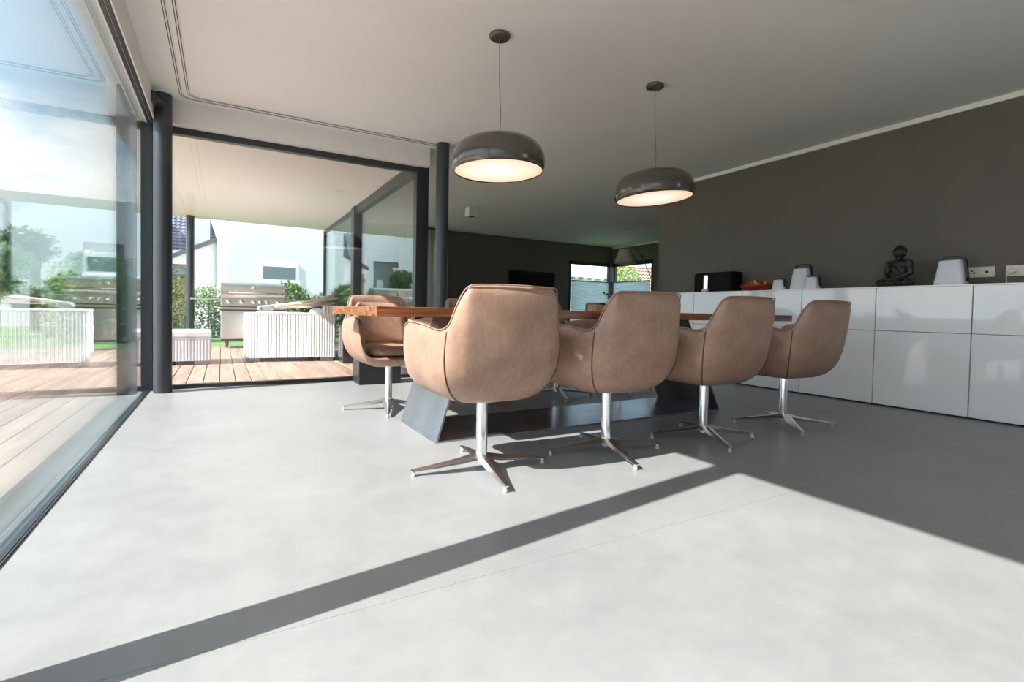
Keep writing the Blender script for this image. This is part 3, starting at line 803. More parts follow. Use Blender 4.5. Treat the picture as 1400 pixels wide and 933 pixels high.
    for k in range(4):
        if lm is None:
            bm = bmesh.new(); sec = [(.010, .046, .052, .080), (.10, .035, .038, .064), (.22, .022, .027, .046), (.315, .014, .022, .033), (.332, .011, .023, .030)]
            R_ = []
            for r_, w, za, zb in sec:
                R_.append([bm.verts.new(p) for p in ((r_, -w*.35, za), (r_, w*.35, za), (r_, w, za + (zb-za)*.72), (r_, w*.25, zb), (r_, -w*.25, zb), (r_, -w, za + (zb-za)*.72))])
            for A, B in zip(R_, R_[1:]):
                for q in range(6): bm.faces.new((A[q], A[(q+1) % 6], B[(q+1) % 6], B[q]))
            bm.faces.new(R_[0][::-1]); bm.faces.new(R_[-1]); bmesh.ops.recalc_face_normals(bm, faces=bm.faces)
            lm = bpy.data.meshes.new('leg'); bm.to_mesh(lm); bm.free(); lm.materials.append(M['alu'])
            gb = bmesh.new(); add_lathe(gb, [(0, 0), (.011, 0), (.0115, .006), (.008, .010), (.008, .024), (0, .024)], 16)
            bmesh.ops.recalc_face_normals(gb, faces=gb.faces)
            gm = bpy.data.meshes.new('glide'); gb.to_mesh(gm); gb.free(); gm.materials.append(M['glide'])
            for p in gm.polygons: p.use_smooth = True
        lg = link('leg', lm, None, t, (0, 0, 0), (0, 0, k*pi/2))
        link('glide', gm, None, lg, (.318, 0, 0))
    return t
chair0 = make_chair()
def set_base(t, ang):
    for c in t.children:
        if c.name.startswith('leg'): c.rotation_euler.z += ang
CH = [ # x, y, rotation of seat, of the star base relative to the world, label
 (1.062, 2.115, -2.5, -8, 'tan leather bucket chair nearest the camera, its back to us, tallest in the picture', 'near'),
 (1.797, 2.090, -2, -13.6, 'second tan leather chair from the left in the near row', 'near'),
 (2.545, 2.070, -2, -25, 'third tan leather chair of the near row, in shade, left of the tabletop end', 'near'),
 (3.362, 2.075, -3, -38, 'rightmost tan leather chair of the near row, in front of the white cabinets', 'near'),
 (1.085, 3.73, 184, -17, 'tan leather chair facing us across the left end of the table, seat sunlit', 'far'),
 (1.87, 3.72, 180, -24, 'tan chair across the table, mostly hidden behind the nearest chair', 'far'),
 (2.61, 3.72, 180, -20, 'tan chair across the table, seen in the gap between the nearest and second chairs', 'far'),
 (3.36, 3.72, 178, -25, 'tan chair across the table, behind the second near chair and the wooden crate', 'far')]
for i, (x, y, rz, rb, lab, g) in enumerate(CH):
    c = chair0 if i == 0 else copy_tree(chair0)
    c.location = (x, y, 0); c.rotation_euler = (0, 0, radians(rz)); c['label'] = lab
    c['group'] = 'leather bucket chairs on the near side of the table' if g == 'near' else 'leather bucket chairs on the far side of the table'
base0 = [l.rotation_euler.z for l in chair0.children if l.name.startswith('leg')]
alls = [o for o in COL.objects if o.name.startswith('dining_chair')]
for c in alls:
    for (x, y, rz, rb, lab, g) in CH:
        if abs(c.location.x - x) < .01 and abs(c.location.y - y) < .01: set_base(c, radians(rb - rz))

# ================================================================ table
tb = thing('dining_table', 'long solid reddish wood dining table on slanted blackened steel legs', 'table', (2.30, 2.955, 0))
box('tabletop', (-1.665, -.56, .712), (1.665, .56, .760), M['table_wood'], tb, bev=.003, seg=2)
def leg_plate(xb, xt, label=None):
    bm = bmesh.new(); th = .012
    P = []
    for x, z in ((xb, 0), (xt, .712)):
        for y in (-.315, .325):
            P.append([bm.verts.new((x, y, z)), bm.verts.new((x + th, y, z))])
    (a, a2), (b, b2), (c, c2), (d, d2) = P
    for q in ((a, b, d, c), (a2, c2, d2, b2), (a, c, c2, a2), (b, b2, d2, d), (a, a2, b2, b), (c, d, d2, c2)): bm.faces.new(q)
    bmesh.ops.recalc_face_normals(bm, faces=bm.faces)
    return from_bm('leg', bm, M['steel'], tb)
leg_plate(-1.262, -1.04); leg_plate(1.122, .74)
box('foot_plate', (-1.25, -.315, 0), (1.13, .275, .010), M['steel'], tb, bev=.001)

# ================================================================ pendant lamps
def make_lamp(x, y, rz_, r, dx, dy, label, tilt=0.0):
    t = thing('pendant_lamp', label, 'lamp', (x, y, rz_), 0, 'glossy taupe pendant lamps over the table')
    h = .215; k = r / .30
    pr = [(0, h), (.08, h - .001), (.14, h - .004), (.19, h - .012), (.232, h - .027), (.264, h - .050), (.287, h - .080), (.300, h - .115), (.305, h - .145), (.304, .045), (.299, .020), (.292, .003), (.288, .0), (.284, .002), (.284, .02), (.284, .10), (.26, .15), (.20, .18), (0, .195)]
    tq = Matrix.Rotation(radians(-tilt), 4, Vector((sin(YAW), cos(YAW), 0))).to_euler()
    s = lathe('lamp_shade', [(a*k, b) for a, b in pr], M['taupe_gloss'], t, 72); s.rotation_euler = tq
    lathe('diffuser', [(0, .008), (.20*k, .008), (.2835*k, .008), (.2835*k, .016), (0, .016)], M['lamp_glow'], t, 64, smooth=False).rotation_euler = tq
    top = CZ - rz_
    pts = [(0, 0, h - .005), (.004, 0, h + .05), (.012 + dx*.3, dy*.3, h + .15), (dx*.55, dy*.55, h + .35), (dx*.85, dy*.85, top - .12), (dx, dy, top - .01)]
    tube('cord', [tuple(p) for p in catmull(pts, 5)], .0028, M['cord'], t, 8)
    lathe('ceiling_rose', [(0, top), (.068, top), (.070, top - .012), (.064, top - .022), (.05, top - .027), (.02, top - .030), (0, top - .030)], M['taupe_gloss'], t, 36, loc=(dx, dy, 0))
    return t
make_lamp(1.56, 2.93, 1.654, .300, -.02, -.02, 'glossy taupe dome pendant lamp hanging on the left, over the nearest chair', 1.5)
make_lamp(2.955, 2.93, 1.654, .305, -.055, -.03, 'glossy taupe dome pendant lamp hanging on the right, further from the glass', 4.5)

# ================================================================ white cabinets
CXF = 4.90; CTOP = 1.022
edges = [-.374, .276, .926, 1.577, 2.228, 2.872, 3.522, 4.172, 4.82]
labs = ['white gloss cabinet unit at the near end of the row, right of the picture',
        'white gloss cabinet unit just beyond the right edge of the picture',
        'white gloss cabinet unit at the right edge of the picture, below the plugged socket',
        'white gloss cabinet unit below the large lantern and the seated statue',
        'white gloss cabinet unit between the statue and the tall lantern',
        'white gloss cabinet unit below the tall lantern and the white jugs',
        'white gloss cabinet unit below the red bowl',
        'white gloss cabinet unit at the far end of the row below the black music dock']
g = .0035
for k in range(len(edges) - 1):
    a, b = edges[k], edges[k+1]
    t = thing('cabinet', labs[k], 'cabinet', (CXF, (a + b)/2, 0), 0, 'white gloss cabinet units along the dark wall')
    w = (b - a) / 2
    box('body', (.022, -w + .0005, .012), (WX - CXF - .01, w - .0005, CTOP - .010), M['gloss_white'], t)
    box('seam_shade_sheet', (.0205, -w + .001, .013), (.0219, w - .001, CTOP - .011), M['foot_grey'], t)  # grey sheet added behind the doors, puts shade into the seams
    box('plinth', (.03, -w, 0), (.06, w, .012), M['plinth'], t)
    box('door', (0, -w + g, .014), (.020, w - g, .643), M['gloss_white'], t, bev=.0015)
    box('door', (0, -w + g, .648), (.020, w - g, CTOP - .012), M['gloss_white'], t, bev=.0015)
wt = box('worktop', (CXF - .002, edges[0], CTOP - .010), (WX - .002, edges[-1], CTOP), M['gloss_white'])
tag(wt, 'continuous thin white top board lying over the whole row of cabinets', 'worktop')

# ---------------------------------------------------------------- things on the cabinets
# black music dock
dk = thing('music_dock', 'long black music dock with a silver player, at the far end of the white cabinets', 'speaker', (5.12, 4.03, CTOP))
box('cabinet_body', (-.07, -.26, .012), (.12, .26, .238), M['matte_black'], dk, bev=.012, seg=3)
box('side_speaker', (-.085, .13, .012), (-.07, .255, .222), M['matte_black'], dk, bev=.004)
box('side_speaker', (-.085, -.255, .012), (-.07, .03, .228), M['matte_black'], dk, bev=.004)
pl = box('player', (-.095, .055, .045), (-.086, .11, .205), M['chrome'], dk, bev=.003)
box('dock_cradle', (-.115, .045, .012), (-.08, .12, .045), M['rail_white'], dk, bev=.004)
for yy in (-.2, .2): box('rubber_foot', (-.04, yy - .02, 0), (.08, yy + .02, .012), M['matte_black'], dk)
# bowl of sweets
bw = thing('bowl', 'shallow red bowl heaped with red and yellow sweets on the white cabinets', 'bowl', (5.10, 3.485, CTOP))
lathe('bowl_shell', [(0, 0), (.09, 0), (.14, .02), (.170, .045), (.185, .066), (.179, .066), (.16, .045), (.12, .025), (0, .015)], M['red'], bw, 40)
rnd = random.Random(5)
bmx = bmesh.new(); bmesh.ops.create_icosphere(bmx, subdivisions=1, radius=.021)
fr_me = []
for mm in ('redfruit', 'yellow', 'greenfruit'):
    me = bpy.data.meshes.new('sweet'); bmx.to_mesh(me); me.materials.append(M[mm]); fr_me.append(me)
    for p in me.polygons: p.use_smooth = True
bmx.free()
for k in range(46):
    a = rnd.uniform(0, 2*pi); rr = .145 * math.sqrt(rnd.random())
    z = .058 + .058 * (1 - (rr/.15)**2) * rnd.uniform(.6, 1)
    o = link('sweet', fr_me[rnd.choice((0, 0, 1, 1, 2))], None, None, (5.10 + rr*cos(a), 3.485 + rr*sin(a), CTOP + z), (rnd.random()*3, rnd.random()*3, 0))
    o.scale = (1, 1, .75)
    tag(o, 'small wrapped sweet heaped in the red bowl, one of many alike', 'sweet', 'sweets in the red bowl')
# lanterns: tapered body with a dark strap handle
def lantern(x, y, w, d, h, label, name='lantern', top=.62, rz=0, strap=.05, cat='lantern'):
    t = thing(name, label, cat, (x, y, CTOP), rz)
    bm = bmesh.new(); R_ = []
    for z, s in ((0, 1), (.01, 1.01), (h*.5, (1 + top)/2), (h*.96, top), (h, top*.93)):
        ring = []
        for k in range(24):
            a = 2*pi*k/24; ca, sa = cos(a), sin(a); e_ = .38
            ring.append(bm.verts.new((d/2*s*abs(ca)**e_*(1 if ca > 0 else -1), w/2*s*abs(sa)**e_*(1 if sa > 0 else -1), z)))
        R_.append(ring)
    for A, B in zip(R_, R_[1:]):
        for k in range(24): bm.faces.new((A[k], A[(k+1) % 24], B[(k+1) % 24], B[k]))
    bm.faces.new(R_[0][::-1]); bm.faces.new(R_[-1]); bmesh.ops.recalc_face_normals(bm, faces=bm.faces)
    autosmooth(from_bm('lantern_body' if cat == 'lantern' else 'jug_body', bm, M['lantern'], t), 50)
    # strap: ribbon over the top and down the near side
    tw = w/2*top
    pts = [(0, tw*.92, h*.99), (0, tw*.80, h + strap*.85), (0, tw*.55, h + strap), (0, -tw*.55, h + strap), (0, -tw*1.02, h + strap*.8), (0, -tw*1.25, h*.9), (0, -w/2*1.04, h*.28), (0, -w/2*1.04, h*.18)]
    bm = bmesh.new(); L = []
    P = [Vector(p) for p in catmull(pts, 4)]
    for i, p in enumerate(P):
        dd = (P[min(i+1, len(P)-1)] - P[max(i-1, 0)]).normalized(); nn = Vector((1, 0, 0)).cross(dd).normalized() * .006
        s = Vector((min(.014, d*.12), 0, 0))
        L.append([bm.verts.new(q) for q in (p - s - nn, p + s - nn, p + s + nn, p - s + nn)])
    for A, B in zip(L, L[1:]):
        for k in range(4): bm.faces.new((A[k], A[(k+1) % 4], B[(k+1) % 4], B[k]))
    bm.faces.new(L[0][::-1]); bm.faces.new(L[-1]); bmesh.ops.recalc_face_normals(bm, faces=bm.faces)
    autosmooth(from_bm('handle', bm, M['black'], t), 50)
    tube('handle_pin', [(-.014, -w/2*1.0, h*.24), (.014, -w/2*1.0, h*.24)], .009, M['chrome'], t, 12)
    return t
lantern(5.12, 1.79, .205, .15, .205, 'large pale lantern with a dark strap handle, alone between the statue and the sockets', top=.72, strap=.030)
lantern(5.12, 3.005, .20, .14, .218, 'tall pale lantern with a dark strap handle, between the two small white jugs', top=.72, strap=.040)
lantern(5.03, 3.190, .125, .09, .110, 'small white jug with a dark lid, between the red bowl and the tall lantern', 'jug', .74, strap=.012, cat='jug')
lantern(5.03, 2.850, .135, .09, .122, 'small white jug with a dark lid and handle, just right of the tall lantern', 'jug', .74, strap=.012, cat='jug')
# flat black router under the socket
rt_ = box('flat_box', (5.20, 1.60, CTOP), (5.30, 1.74, CTOP + .022), M['black'], None, bev=.004)
tag(rt_, 'small flat black box lying on the cabinets under the double socket', 'box')

# seated statue
ST_SCALE = 1.04
st = thing('seated_statue', 'dark bronze statue of a seated Buddha with crossed legs on the white cabinets', 'statue', (5.12, 2.155, CTOP + .006), radians(-108))
st.scale = (ST_SCALE,)*3
def ell(bm, c, r, rot=(0, 0, 0)):
    from mathutils import Euler
    mt = Matrix.Translation(Vector(c)) @ Euler(rot).to_matrix().to_4x4() @ Matrix.Diagonal((*r, 1))
    bmesh.ops.create_icosphere(bm, subdivisions=3, radius=1, matrix=mt)
def cap(bm, p, q, r1, r2):
    p = Vector(p); q = Vector(q)
    for i in range(7):
        t = i / 6; bmesh.ops.create_icosphere(bm, subdivisions=2, radius=r1*(1-t) + r2*t, matrix=Matrix.Translation(p.lerp(q, t)))
bm = bmesh.new()   # faces local -Y (turned to face the room)
ell(bm, (0, .01, .03), (.10, .085, .035)); ell(bm, (0, 0, .075), (.070, .052, .06))
ell(bm, (0, .002, .135), (.066, .047, .070)); ell(bm, (0, .0, .188), (.088, .046, .044))
cap(bm, (0, 0, .20), (0, -.004, .250), .030, .026)
ell(bm, (0, -.004, .288), (.044, .047, .054)); ell(bm, (0, -.044, .274), (.013, .010, .010)); ell(bm, (0, -.052, .288), (.007, .008, .014))
ell(bm, (0, .004, .332), (.028, .030, .018))
for s in (-1, 1):
    ell(bm, (s*.047, .002, .280), (.006, .011, .026))
    ell(bm, (s*.015, -.048, .294), (.008, .004, .004))
    cap(bm, (s*.084, 0, .198), (s*.104, -.005, .115), .028, .023)
    cap(bm, (s*.104, -.005, .115), (s*.030, -.075, .072), .020, .014)
    cap(bm, (s*.05, .0, .045), (s*.128, -.055, .036), .042, .032)
    cap(bm, (s*.128, -.055, .034), (-s*.03, -.095, .030), .030, .021)
    ell(bm, (-s*.055, -.095, .040), (.026, .016, .011))
    ell(bm, (s*.016, -.080, .066), (.030, .018, .010), (0, 0, s*.3))
me = bpy.data.meshes.new('figure'); bm.to_mesh(me); bm.free()
fg = link('figure', me, M['bronze'], st)
rm = fg.modifiers.new('skin', 'REMESH'); rm.mode = 'VOXEL'; rm.voxel_size = .0042; rm.use_smooth_shade = True
smo = fg.modifiers.new('smooth', 'SMOOTH'); smo.factor = .5; smo.iterations = 3
bm = bmesh.new()   # robe folds over shoulder and lap
for k in range(5):
    add_tube(bm, catmull([(-.06 + .012*k, -.036, .205 - .004*k), (-.01 + .012*k, -.052 - .002*k, .16 - .008*k), (.045 + .006*k, -.045, .115 - .008*k)], 5), .0028, 6)
bmesh.ops.recalc_face_normals(bm, faces=bm.faces)
from_bm('robe_folds', bm, M['bronze'], st, smooth=True)
ell_b = bmesh.new()
for k in range(60):
    a = k * 2.399963; zz = k / 60
    ph = zz * 1.25
    bmesh.ops.create_icosphere(ell_b, subdivisions=1, radius=.0062, matrix=Matrix.Translation((.044*sin(ph + .25)*cos(a), .004 + .048*sin(ph + .25)*sin(a)*(1 if sin(a) > 0 else .70), .288 + .054*cos(ph + .25))))
o = from_bm('hair_curls', ell_b, M['bronze'], st, smooth=True); o['kind'] = 'stuff'

# sockets on the wall
def socket(y0, y1, n, label, plug=False):
    t = thing('wall_socket', label, 'socket', (WX, (y0 + y1)/2, 1.14), 0, 'wall sockets above the cabinets')
    w = (y1 - y0)
    box('frame', (-.008, -w/2, -.042), (0, w/2, .042), M['socket'], t, bev=.002)
    cw = w / n
    for k in range(n):
        yc = w/2 - cw*(k + .5)
        c = box('insert', (-.011, yc - cw/2 + .008, -.034), (-.006, yc + cw/2 - .008, .034), M['socket'], t, bev=.001)
        if not plug:
            if k == 0:
                for dy, dz in ((-.017, -.006), (.017, -.006), (0, .012)):
                    tube('pin_hole', [(-.0115, yc + dy, dz), (-.009, yc + dy, dz)], .0075, M['black'], c, 10)
            else:
                box('jack_hole', (-.0118, yc - .009, -.013), (-.009, yc + .009, .008), M['black'], c)
        elif k:
            box('jack_hole', (-.0118, yc - .008, -.012), (-.009, yc + .008, .006), M['black'], c)
    return t
socket(1.584, 1.774, 2, 'double cream socket plate right of the large lantern')
socket(1.345, 1.520, 2, 'double cream socket plate at the right picture edge with a plug in it', True)
pg = thing('power_plug', 'white power plug with a thin cable pushed into the right-hand socket', 'plug', (WX - .012, 1.478, 1.135))
lathe('plug_body', [(0, 0), (.022, 0), (.022, .022), (.015, .040), (0, .042)], M['win_white'], pg, 20).rotation_euler = (0, -pi/2, 0)
tube('cable', catmull([(-.040, .01, 0), (-.045, .022, -.03), (-.035, .025, -.07), (-.035, .02, -.113)], 4), .003, M['win_white'], pg, 6)

# ================================================================ things on and around the table
cr_ = thing('wooden_crate', 'small pale wooden crate on the table, left of the second near chair', 'crate', (2.49, 3.0, .760))
for zz in (0, .028): 
    for (a, b) in (((-.072, -.05, zz), (.072, -.043, zz + .024)), ((-.072, .043, zz), (.072, .05, zz + .024)), ((-.072, -.043, zz), (-.065, .043, zz + .024)), ((.065, -.043, zz), (.072, .043, zz + .024))):
        box('slat', a, b, M['planter_wood'], cr_)
box('crate_floor', (-.065, -.043, 0), (.065, .043, .004), M['planter_wood'], cr_)
dp = thing('dried_flowers', 'dark dried flower heads lying in the wooden crate', 'flowers', (2.49, 3.0, .765))
rnd = random.Random(9)
for k in range(7):
    bm = bmesh.new()
    for q in range(14):
        a = rnd.uniform(0, 6.28); el_ = rnd.uniform(-.2, 1.3); d = Vector((cos(a)*cos(el_), sin(a)*cos(el_), sin(el_)))
        s = d.orthogonal().normalized()*.006; p = d*.004
        v = [bm.verts.new(x_) for x_ in (p - s, p + s, p + d*.020)]; bm.faces.new(v)
    from_bm('flower_head', bm, M['black'], dp, loc=(rnd.uniform(-.05, .05), rnd.uniform(-.03, .03), .045 + rnd.uniform(0, .006)))
box('stem_bed', (-.06, -.04, .003), (.06, .04, .044), M['bark'], dp)
vs = thing('vase', 'small pale green vase with dark twigs on the table beside the wooden crate', 'vase', (2.60, 3.02, .760))
lathe('vase_body', [(0, 0), (.022, 0), (.034, .02), (.036, .045), (.026, .075), (.018, .090), (.020, .098), (.015, .098), (.013, .088), (0, .08)], M['vase'], vs, 24)
for k, (a, b) in enumerate(((.02, .05), (-.03, .03), (.0, -.03))):
    tube('twig', [(0, 0, .085), (a*.5, b*.5, .115), (a, b, .135 + .01*k)], .0025, M['black'], vs, 6)
    bm = bmesh.new(); bmesh.ops.create_icosphere(bm, subdivisions=1, radius=.010, matrix=Matrix.Translation((a, b, .138 + .01*k))); from_bm('bud', bm, M['black'], vs)
# black box on the floor by the terrace glass
bb = thing('black_box', 'low black lacquered box on the floor by the terrace glass, behind the sunlit chair', 'box', (1.37, 5.13, 0))
box('body', (-.21, -.13, .006), (.21, .14, .30), M['black_lacquer'], bb, bev=.004)
box('lid', (-.214, -.134, .30), (.214, .144, .315), M['black_lacquer'], bb, bev=.002)
box('base_strip', (-.20, -.12, 0), (.20, .13, .006), M['black'], bb)

# ================================================================ living room
tv = thing('television', 'black flat television on the far dark wall, showing above the nearest chair', 'television', (6.51, BY, 1.36))
box('screen', (-.66, -.055, -.37), (.66, -.035, .37), M['black_gloss'], tv, bev=.004)
box('bezel', (-.67, -.05, -.38), (.67, -.015, .38), M['black'], tv, bev=.004)
box('wall_mount', (-.2, -.02, -.15), (.2, 0, .15), M['black'], tv)
# curtain on the far wall
ct = thing('curtain', 'grey-beige floor-length curtain hanging at the far window, left of the slim column', 'curtain', (0, 0, 0))
V = []; Fc = []; nn = 120; y_ = BY - .22
for i in range(nn + 1):
    u = i / nn; x_ = 3.14 + .90*u; ph = u * 2*pi*9
    for z, am in ((.02, .055), (1.2, .045), (2.47, .03)):
        V.append((x_ + .012*sin(ph*.5), y_ + am*sin(ph) + .012*sin(ph*.37 + z), z))
for i in range(nn):
    for k in range(2): Fc.append((i*3 + k, (i+1)*3 + k, (i+1)*3 + k + 1, i*3 + k + 1))
me = bpy.data.meshes.new('curtain_fabric'); me.from_pydata(V, [], Fc); me.update()
o = link('curtain_fabric', me, M['curtain'], ct, smooth=True)
tube('curtain_rod', [(1.95, y_, 2.49), (4.12, y_, 2.49)], .012, M['frame'], ct, 10)
# cube ceiling light
cl = thing('ceiling_light', 'small white cube light fixed to the ceiling, right of the slim column', 'lamp', (3.705, 7.91, CZ))
box('housing', (-.085, -.085, -.155), (.085, .085, -.035), M['downlight'], cl, bev=.004)
box('mount_plate', (-.08, -.08, -.035), (.08, .08, 0), M['downlight'], cl, bev=.002)
lathe('lens', [(0, -.157), (.05, -.157), (.055, -.154), (0, -.150)], M['chrome'], cl, 24)
dl = thing('ceiling_downlight', 'tiny round white downlight in the living room ceiling, above the arc lamp', 'lamp', (7.28, 7.99, CZ))
lathe('ring', [(.03, -.002), (.055, -.006), (.065, -.002), (.065, 0), (.03, 0)], M['downlight'], dl, 24)
lathe('bulb', [(0, -.012), (.02, -.010), (.03, 0), (0, 0)], M['chrome'], dl, 16)
# arc floor lamp
al = thing('arc_floor_lamp', 'arc floor lamp with a beige tapered shade before the corner window', 'lamp', (8.60, 8.5, 0))
lathe('base', [(0, 0), (.17, 0), (.17, .015), (.16, .022), (0, .024)], M['frame'], al, 36)
tube('pole', [(0, 0, .02), (0, 0, 1.50)], .012, M['frame'], al, 10)
tube('arm', [(0, 0, 1.50), (-.36, 0, 2.05), (-.40, 0, 2.075)], .008, M['frame'], al, 8)
tube('arm', [(-.36, 0, 2.05), (-.86, 0, 2.27), (-.94, 0, 2.40)], .008, M['inox'], al, 8)
lathe('joint', [(0, -.03), (.022, -.03), (.022, .03), (0, .03)], M['frame'], al, 16, loc=(-.37, 0, 2.055))
lathe('lamp_shade', [(.135, 0), (.24, -.30), (.236, -.30), (.131, 0)][::-1], M['shade'], al, 36, loc=(-.86, 0, 2.165))
tube('shade_holder', [(-.86, 0, 2.27), (-.86, 0, 2.10)], .006, M['inox'], al, 8)
tube('shade_spider', [(-1.0, 0, 2.16), (-.86, 0, 2.165), (-.72, 0, 2.16)], .004, M['inox'], al, 6)

# ================================================================ terrace furniture
def strands(bm, p0, p1, z0, z1, nrm, pitch=.034, w=.029):
    """vertical wicker cords across a face"""
    p0 = Vector((*p0, 0)); p1 = Vector((*p1, 0)); nrm = Vector((*nrm, 0)); L = (p1 - p0).length; d = (p1 - p0).normalized()
    n = int(L / pitch)
    for i in range(n):
        c = p0 + d * ((i + .5) * L / n)
        a = [c - d*w/2, c - d*w*.25 + nrm*.004, c + d*w*.25 + nrm*.004, c + d*w/2]
        vb = [bm.verts.new((q.x, q.y, z0)) for q in a]; vt = [bm.verts.new((q.x, q.y, z1 if not callable(z1) else z1(q))) for q in a]
        for k in range(3): bm.faces.new((vb[k], vb[k+1], vt[k+1], vt[k]))
def wicker_box(t, x0, y0, x1, y1, z0, z1, name='wicker_panel'):
    b = box(name, (x0, y0, z0), (x1, y1, z1), M['wicker_gap'], t, bev=.004)
    bm = bmesh.new()
    strands(bm, (x0, y0), (x1, y0), z0, z1 - .02, (0, -1)); strands(bm, (x1, y1), (x0, y1), z0, z1 - .02, (0, 1))
    strands(bm, (x0, y1), (x0, y0), z0, z1 - .02, (-1, 0)); strands(bm, (x1, y0), (x1, y1), z0, z1 - .02, (1, 0))
    s = from_bm('wicker_cords', bm, M['wicker'], b); s['kind'] = 'stuff'
    box('top_edge', (x0 - .006, y0 - .006, z1 - .022), (x1 + .006, y1 + .006, z1 + .004), M['wicker'], b, bev=.006, seg=2)
    return b
sf = thing('outdoor_sofa', 'white wicker outdoor sofa on the terrace, seen from its side, parasol lying across it', 'sofa', (.256, 7.73, 0), radians(-8.6))
wicker_box(sf, 0, 0, 1.17, .14, .05, .668, 'arm')
wicker_box(sf, 0, 1.62, 1.17, 1.76, .05, .668, 'arm')
wicker_box(sf, .03, .14, 1.17, 1.62, .05, .30, 'seat_base')
wicker_box(sf, 1.01, .0, 1.172, 1.76, .60, .785, 'backrest')
wicker_box(sf, 1.03, .14, 1.17, 1.62, .30, .66, 'back_panel')
for a, b in ((.15, .88), (.88, 1.61)): box('seat_cushion', (.0, a + .005, .30), (1.02, b - .005, .45), M['cushion_white'], sf, bev=.045, seg=4)
for a, b in ((.15, .88), (.88, 1.61)): box('back_pillow', (.82, a + .02, .45), (1.02, b - .02, .74), M['cushion_white'], sf, bev=.06, seg=4)
box('throw_pillow', (-.04, .17, .36), (.10, .50, .50), M['cushion_white'], sf, bev=.05, seg=4)
for (a, b) in ((.02, .02), (.97, .02), (.02, 1.60), (.97, 1.60)): box('foot', (a, b, 0), (a + .17, b + .12, .05), M['foot_grey'], sf)
ot = thing('outdoor_ottoman', 'low white wicker ottoman left of the sofa, by the outside column', 'ottoman', (-.125, 7.58, 0), radians(2))
wicker_box(ot, -.74, 0, 0, .70, .045, .345, 'body')
box('top_board', (-.75, -.01, .349), (.01, .71, .425), M['cushion_white'], ot, bev=.012, seg=2)
for (a, b) in ((-.72, .01), (-.18, .01), (-.72, .57), (-.18, .57)): box('foot', (a, b, 0), (a + .17, b + .12, .045), M['foot_grey'], ot)
# folded parasol lying on the sofa
pa = thing('folded_parasol', 'folded beige parasol with a grey hub lying across the sofa arm and back', 'parasol', (.50, 7.95, .725), 0)
P0 = Vector((.14, 0, .03)); P1 = Vector((1.02, .10, .165)); ax = (P1 - P0)
bm = bmesh.new(); NP = 36; rings = []
for j in range(13):
    s = j / 12; c = P0 + ax*s + Vector((0, 0, -.02*sin(pi*s))); R0 = .026 + .088*s**.8; ring = []
    for k in range(NP):
        a = 2*pi*k/NP; fold = 1 + .28*s*sin(a*7 + .8*sin(s*5)) + .08*sin(a*3 + s*9)
        ring.append(bm.verts.new(c + Vector((.012*sin(a*5) * s, cos(a)*R0*fold*1.5, sin(a)*R0*fold*.72))))
    rings.append(ring)
for A, B in zip(rings, rings[1:]):
    for k in range(NP): bm.faces.new((A[k], A[(k+1) % NP], B[(k+1) % NP], B[k]))
bm.faces.new(rings[0][::-1])
cc = bm.verts.new(P1 + ax.normalized()*(-.12))
for k in range(NP): bm.faces.new((rings[-1][k], rings[-1][(k+1) % NP], cc))
bmesh.ops.recalc_face_normals(bm, faces=bm.faces)
from_bm('canopy', bm, M['parasol'], pa, smooth=True)
tube('mast', [(0, 0, .0), (.15, .02, .03), (.9, .09, .15)], .018, M['win_white'], pa, 12)
box('hub', (-.06, -.05, -.035), (.14, .05, .045), M['parasol_grey'], pa, bev=.02, seg=3, rot=(0, -.12, 0))
lathe('hub_knob', [(0, -.062), (.025, -.062), (.028, -.04), (.028, .04), (.025, .062), (0, .062)], M['parasol_grey'], pa, 18, loc=(-.045, 0, .0)).rotation_euler = (pi/2, 0, 0)
for s in (-1, 1): tube('strut', [(.10, .03*s, .05), (.35, .05*s, .09), (.60, .08*s, .13)], .007, M['win_white'], pa, 6)

# barbecue
gl = thing('gas_barbecue', 'stainless steel gas barbecue with a rounded lid on the terrace behind the sofa', 'barbecue', (-.02, 10.42, 0))
GW = 1.05
bd = box('cabinet_body', (0, .02, .16), (GW, .56, .72), M['inox'], gl, bev=.006)
for a, b in ((.02, GW/2 - .006), (GW/2 + .006, GW - .02)):
    d_ = box('door', (a, 0, .18), (b, .02, .66), M['inox'], gl, bev=.004)
    box('door_trim', (a + .03, -.004, .21), (b - .03, .0, .63), M['inox'], d_, bev=.002)
box('gap_shade_strip', (0, .0, .67), (GW, .02, .70), M['inox_dark'], gl)  # solid dark strip standing in for the shade under the tray
box('drip_tray', (0, -.02, .70), (GW, .02, .735), M['inox'], gl, bev=.003)
box('gap_shade_strip', (0, -.01, .735), (GW, .02, .755), M['inox_dark'], gl)  # dark strip again, shade painted below the control panel
box('control_panel', (0, -.04, .755), (GW, .56, .90), M['inox'], gl, bev=.008)
for k, xk in enumerate((.12, .33, .52, .63, .74, .93)):
    kn = lathe('knob', [(0, .055), (.026, .055), (.031, .04), (.034, .006), (.044, .0), (0, 0)], M['chrome'], gl, 20, loc=(xk, -.04, .83)); kn.rotation_euler = (pi/2, 0, 0)
bm = bmesh.new(); secs = []
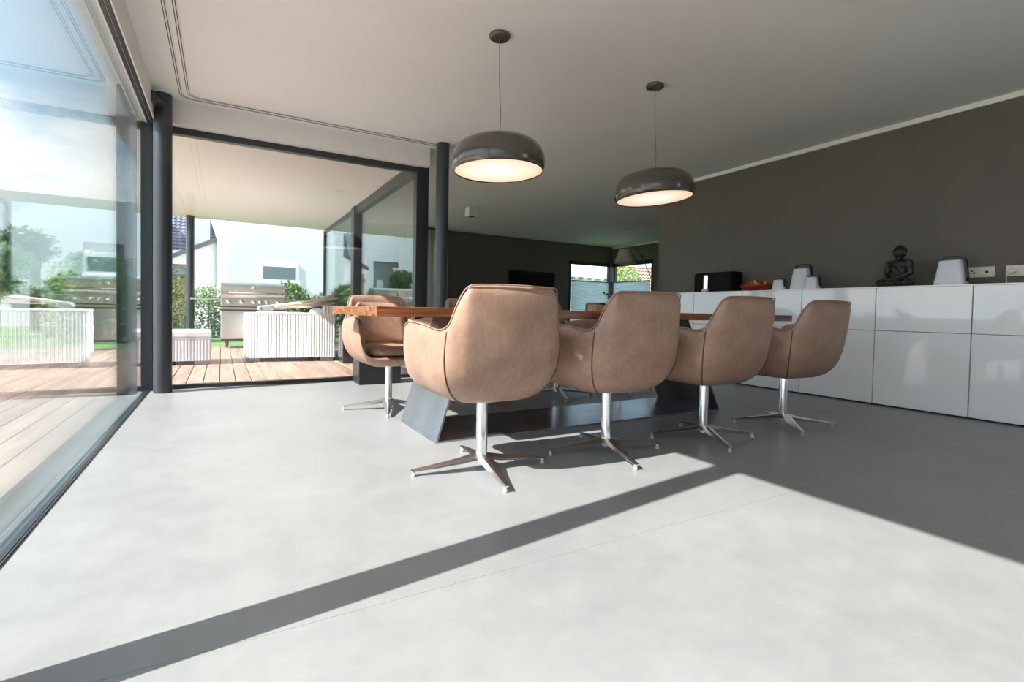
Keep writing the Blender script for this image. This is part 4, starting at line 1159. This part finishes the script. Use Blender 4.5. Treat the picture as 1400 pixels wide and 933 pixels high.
prof = [(-.01, .90), (-.03, .95), (-.025, 1.03), (.02, 1.11), (.10, 1.17), (.22, 1.20), (.40, 1.18), (.54, 1.08), (.56, .90)]
A = [bm.verts.new((.0, p[0], p[1])) for p in prof]; B = [bm.verts.new((GW, p[0], p[1])) for p in prof]
for i in range(len(prof)): bm.faces.new((A[i], A[(i+1) % len(prof)], B[(i+1) % len(prof)], B[i]))
bm.faces.new(A[::-1]); bm.faces.new(B); bmesh.ops.recalc_face_normals(bm, faces=bm.faces)
lid = autosmooth(from_bm('lid', bm, M['inox'], gl), 50)
tube('lid_handle', [(.13, -.09, 1.0), (GW - .13, -.09, 1.0)], .014, M['chrome'], lid, 12)
for xk in (.16, GW - .16): tube('handle_post', [(xk, -.09, 1.0), (xk, -.02, 1.0)], .012, M['chrome'], lid, 10)
lathe('thermometer', [(0, .012), (.032, .012), (.036, 0), (0, 0)], M['chrome'], lid, 24, loc=(GW/2, .005, 1.095)).rotation_euler = (radians(55), 0, 0)
box('side_shelf', (-.46, .02, .855), (-.005, .50, .895), M['inox'], gl, bev=.01, seg=2)
box('side_shelf', (GW + .005, .02, .855), (GW + .46, .50, .895), M['inox'], gl, bev=.01, seg=2)
for xk, yk in ((.10, .08), (GW - .10, .08), (.10, .50), (GW - .10, .50)):
    cs = lathe('caster', [(0, -.02), (.045, -.02), (.05, -.012), (.05, .012), (.045, .02), (0, .02)], M['black'], gl, 20, loc=(xk, yk, .050)); cs.rotation_euler = (0, pi/2, 0)
    box('caster_fork', (xk - .026, yk - .02, .05), (xk + .026, yk + .02, .16), M['inox_dark'], gl)
box('frame_rail', (0, .04, .125), (GW, .54, .16), M['inox_dark'], gl)
# dark glossy planter box on the terrace near the living room glass
dpb = thing('planter_box', 'black glossy planter box on the terrace, right of the sofa', 'planter', (1.575, 7.12, 0))
box('planter_body', (-.145, 0, 0), (.145, .30, .50), M['black_gloss'], dpb, bev=.006)
box('planter_rim', (-.15, -.005, .50), (.15, .305, .52), M['black_gloss'], dpb, bev=.003)
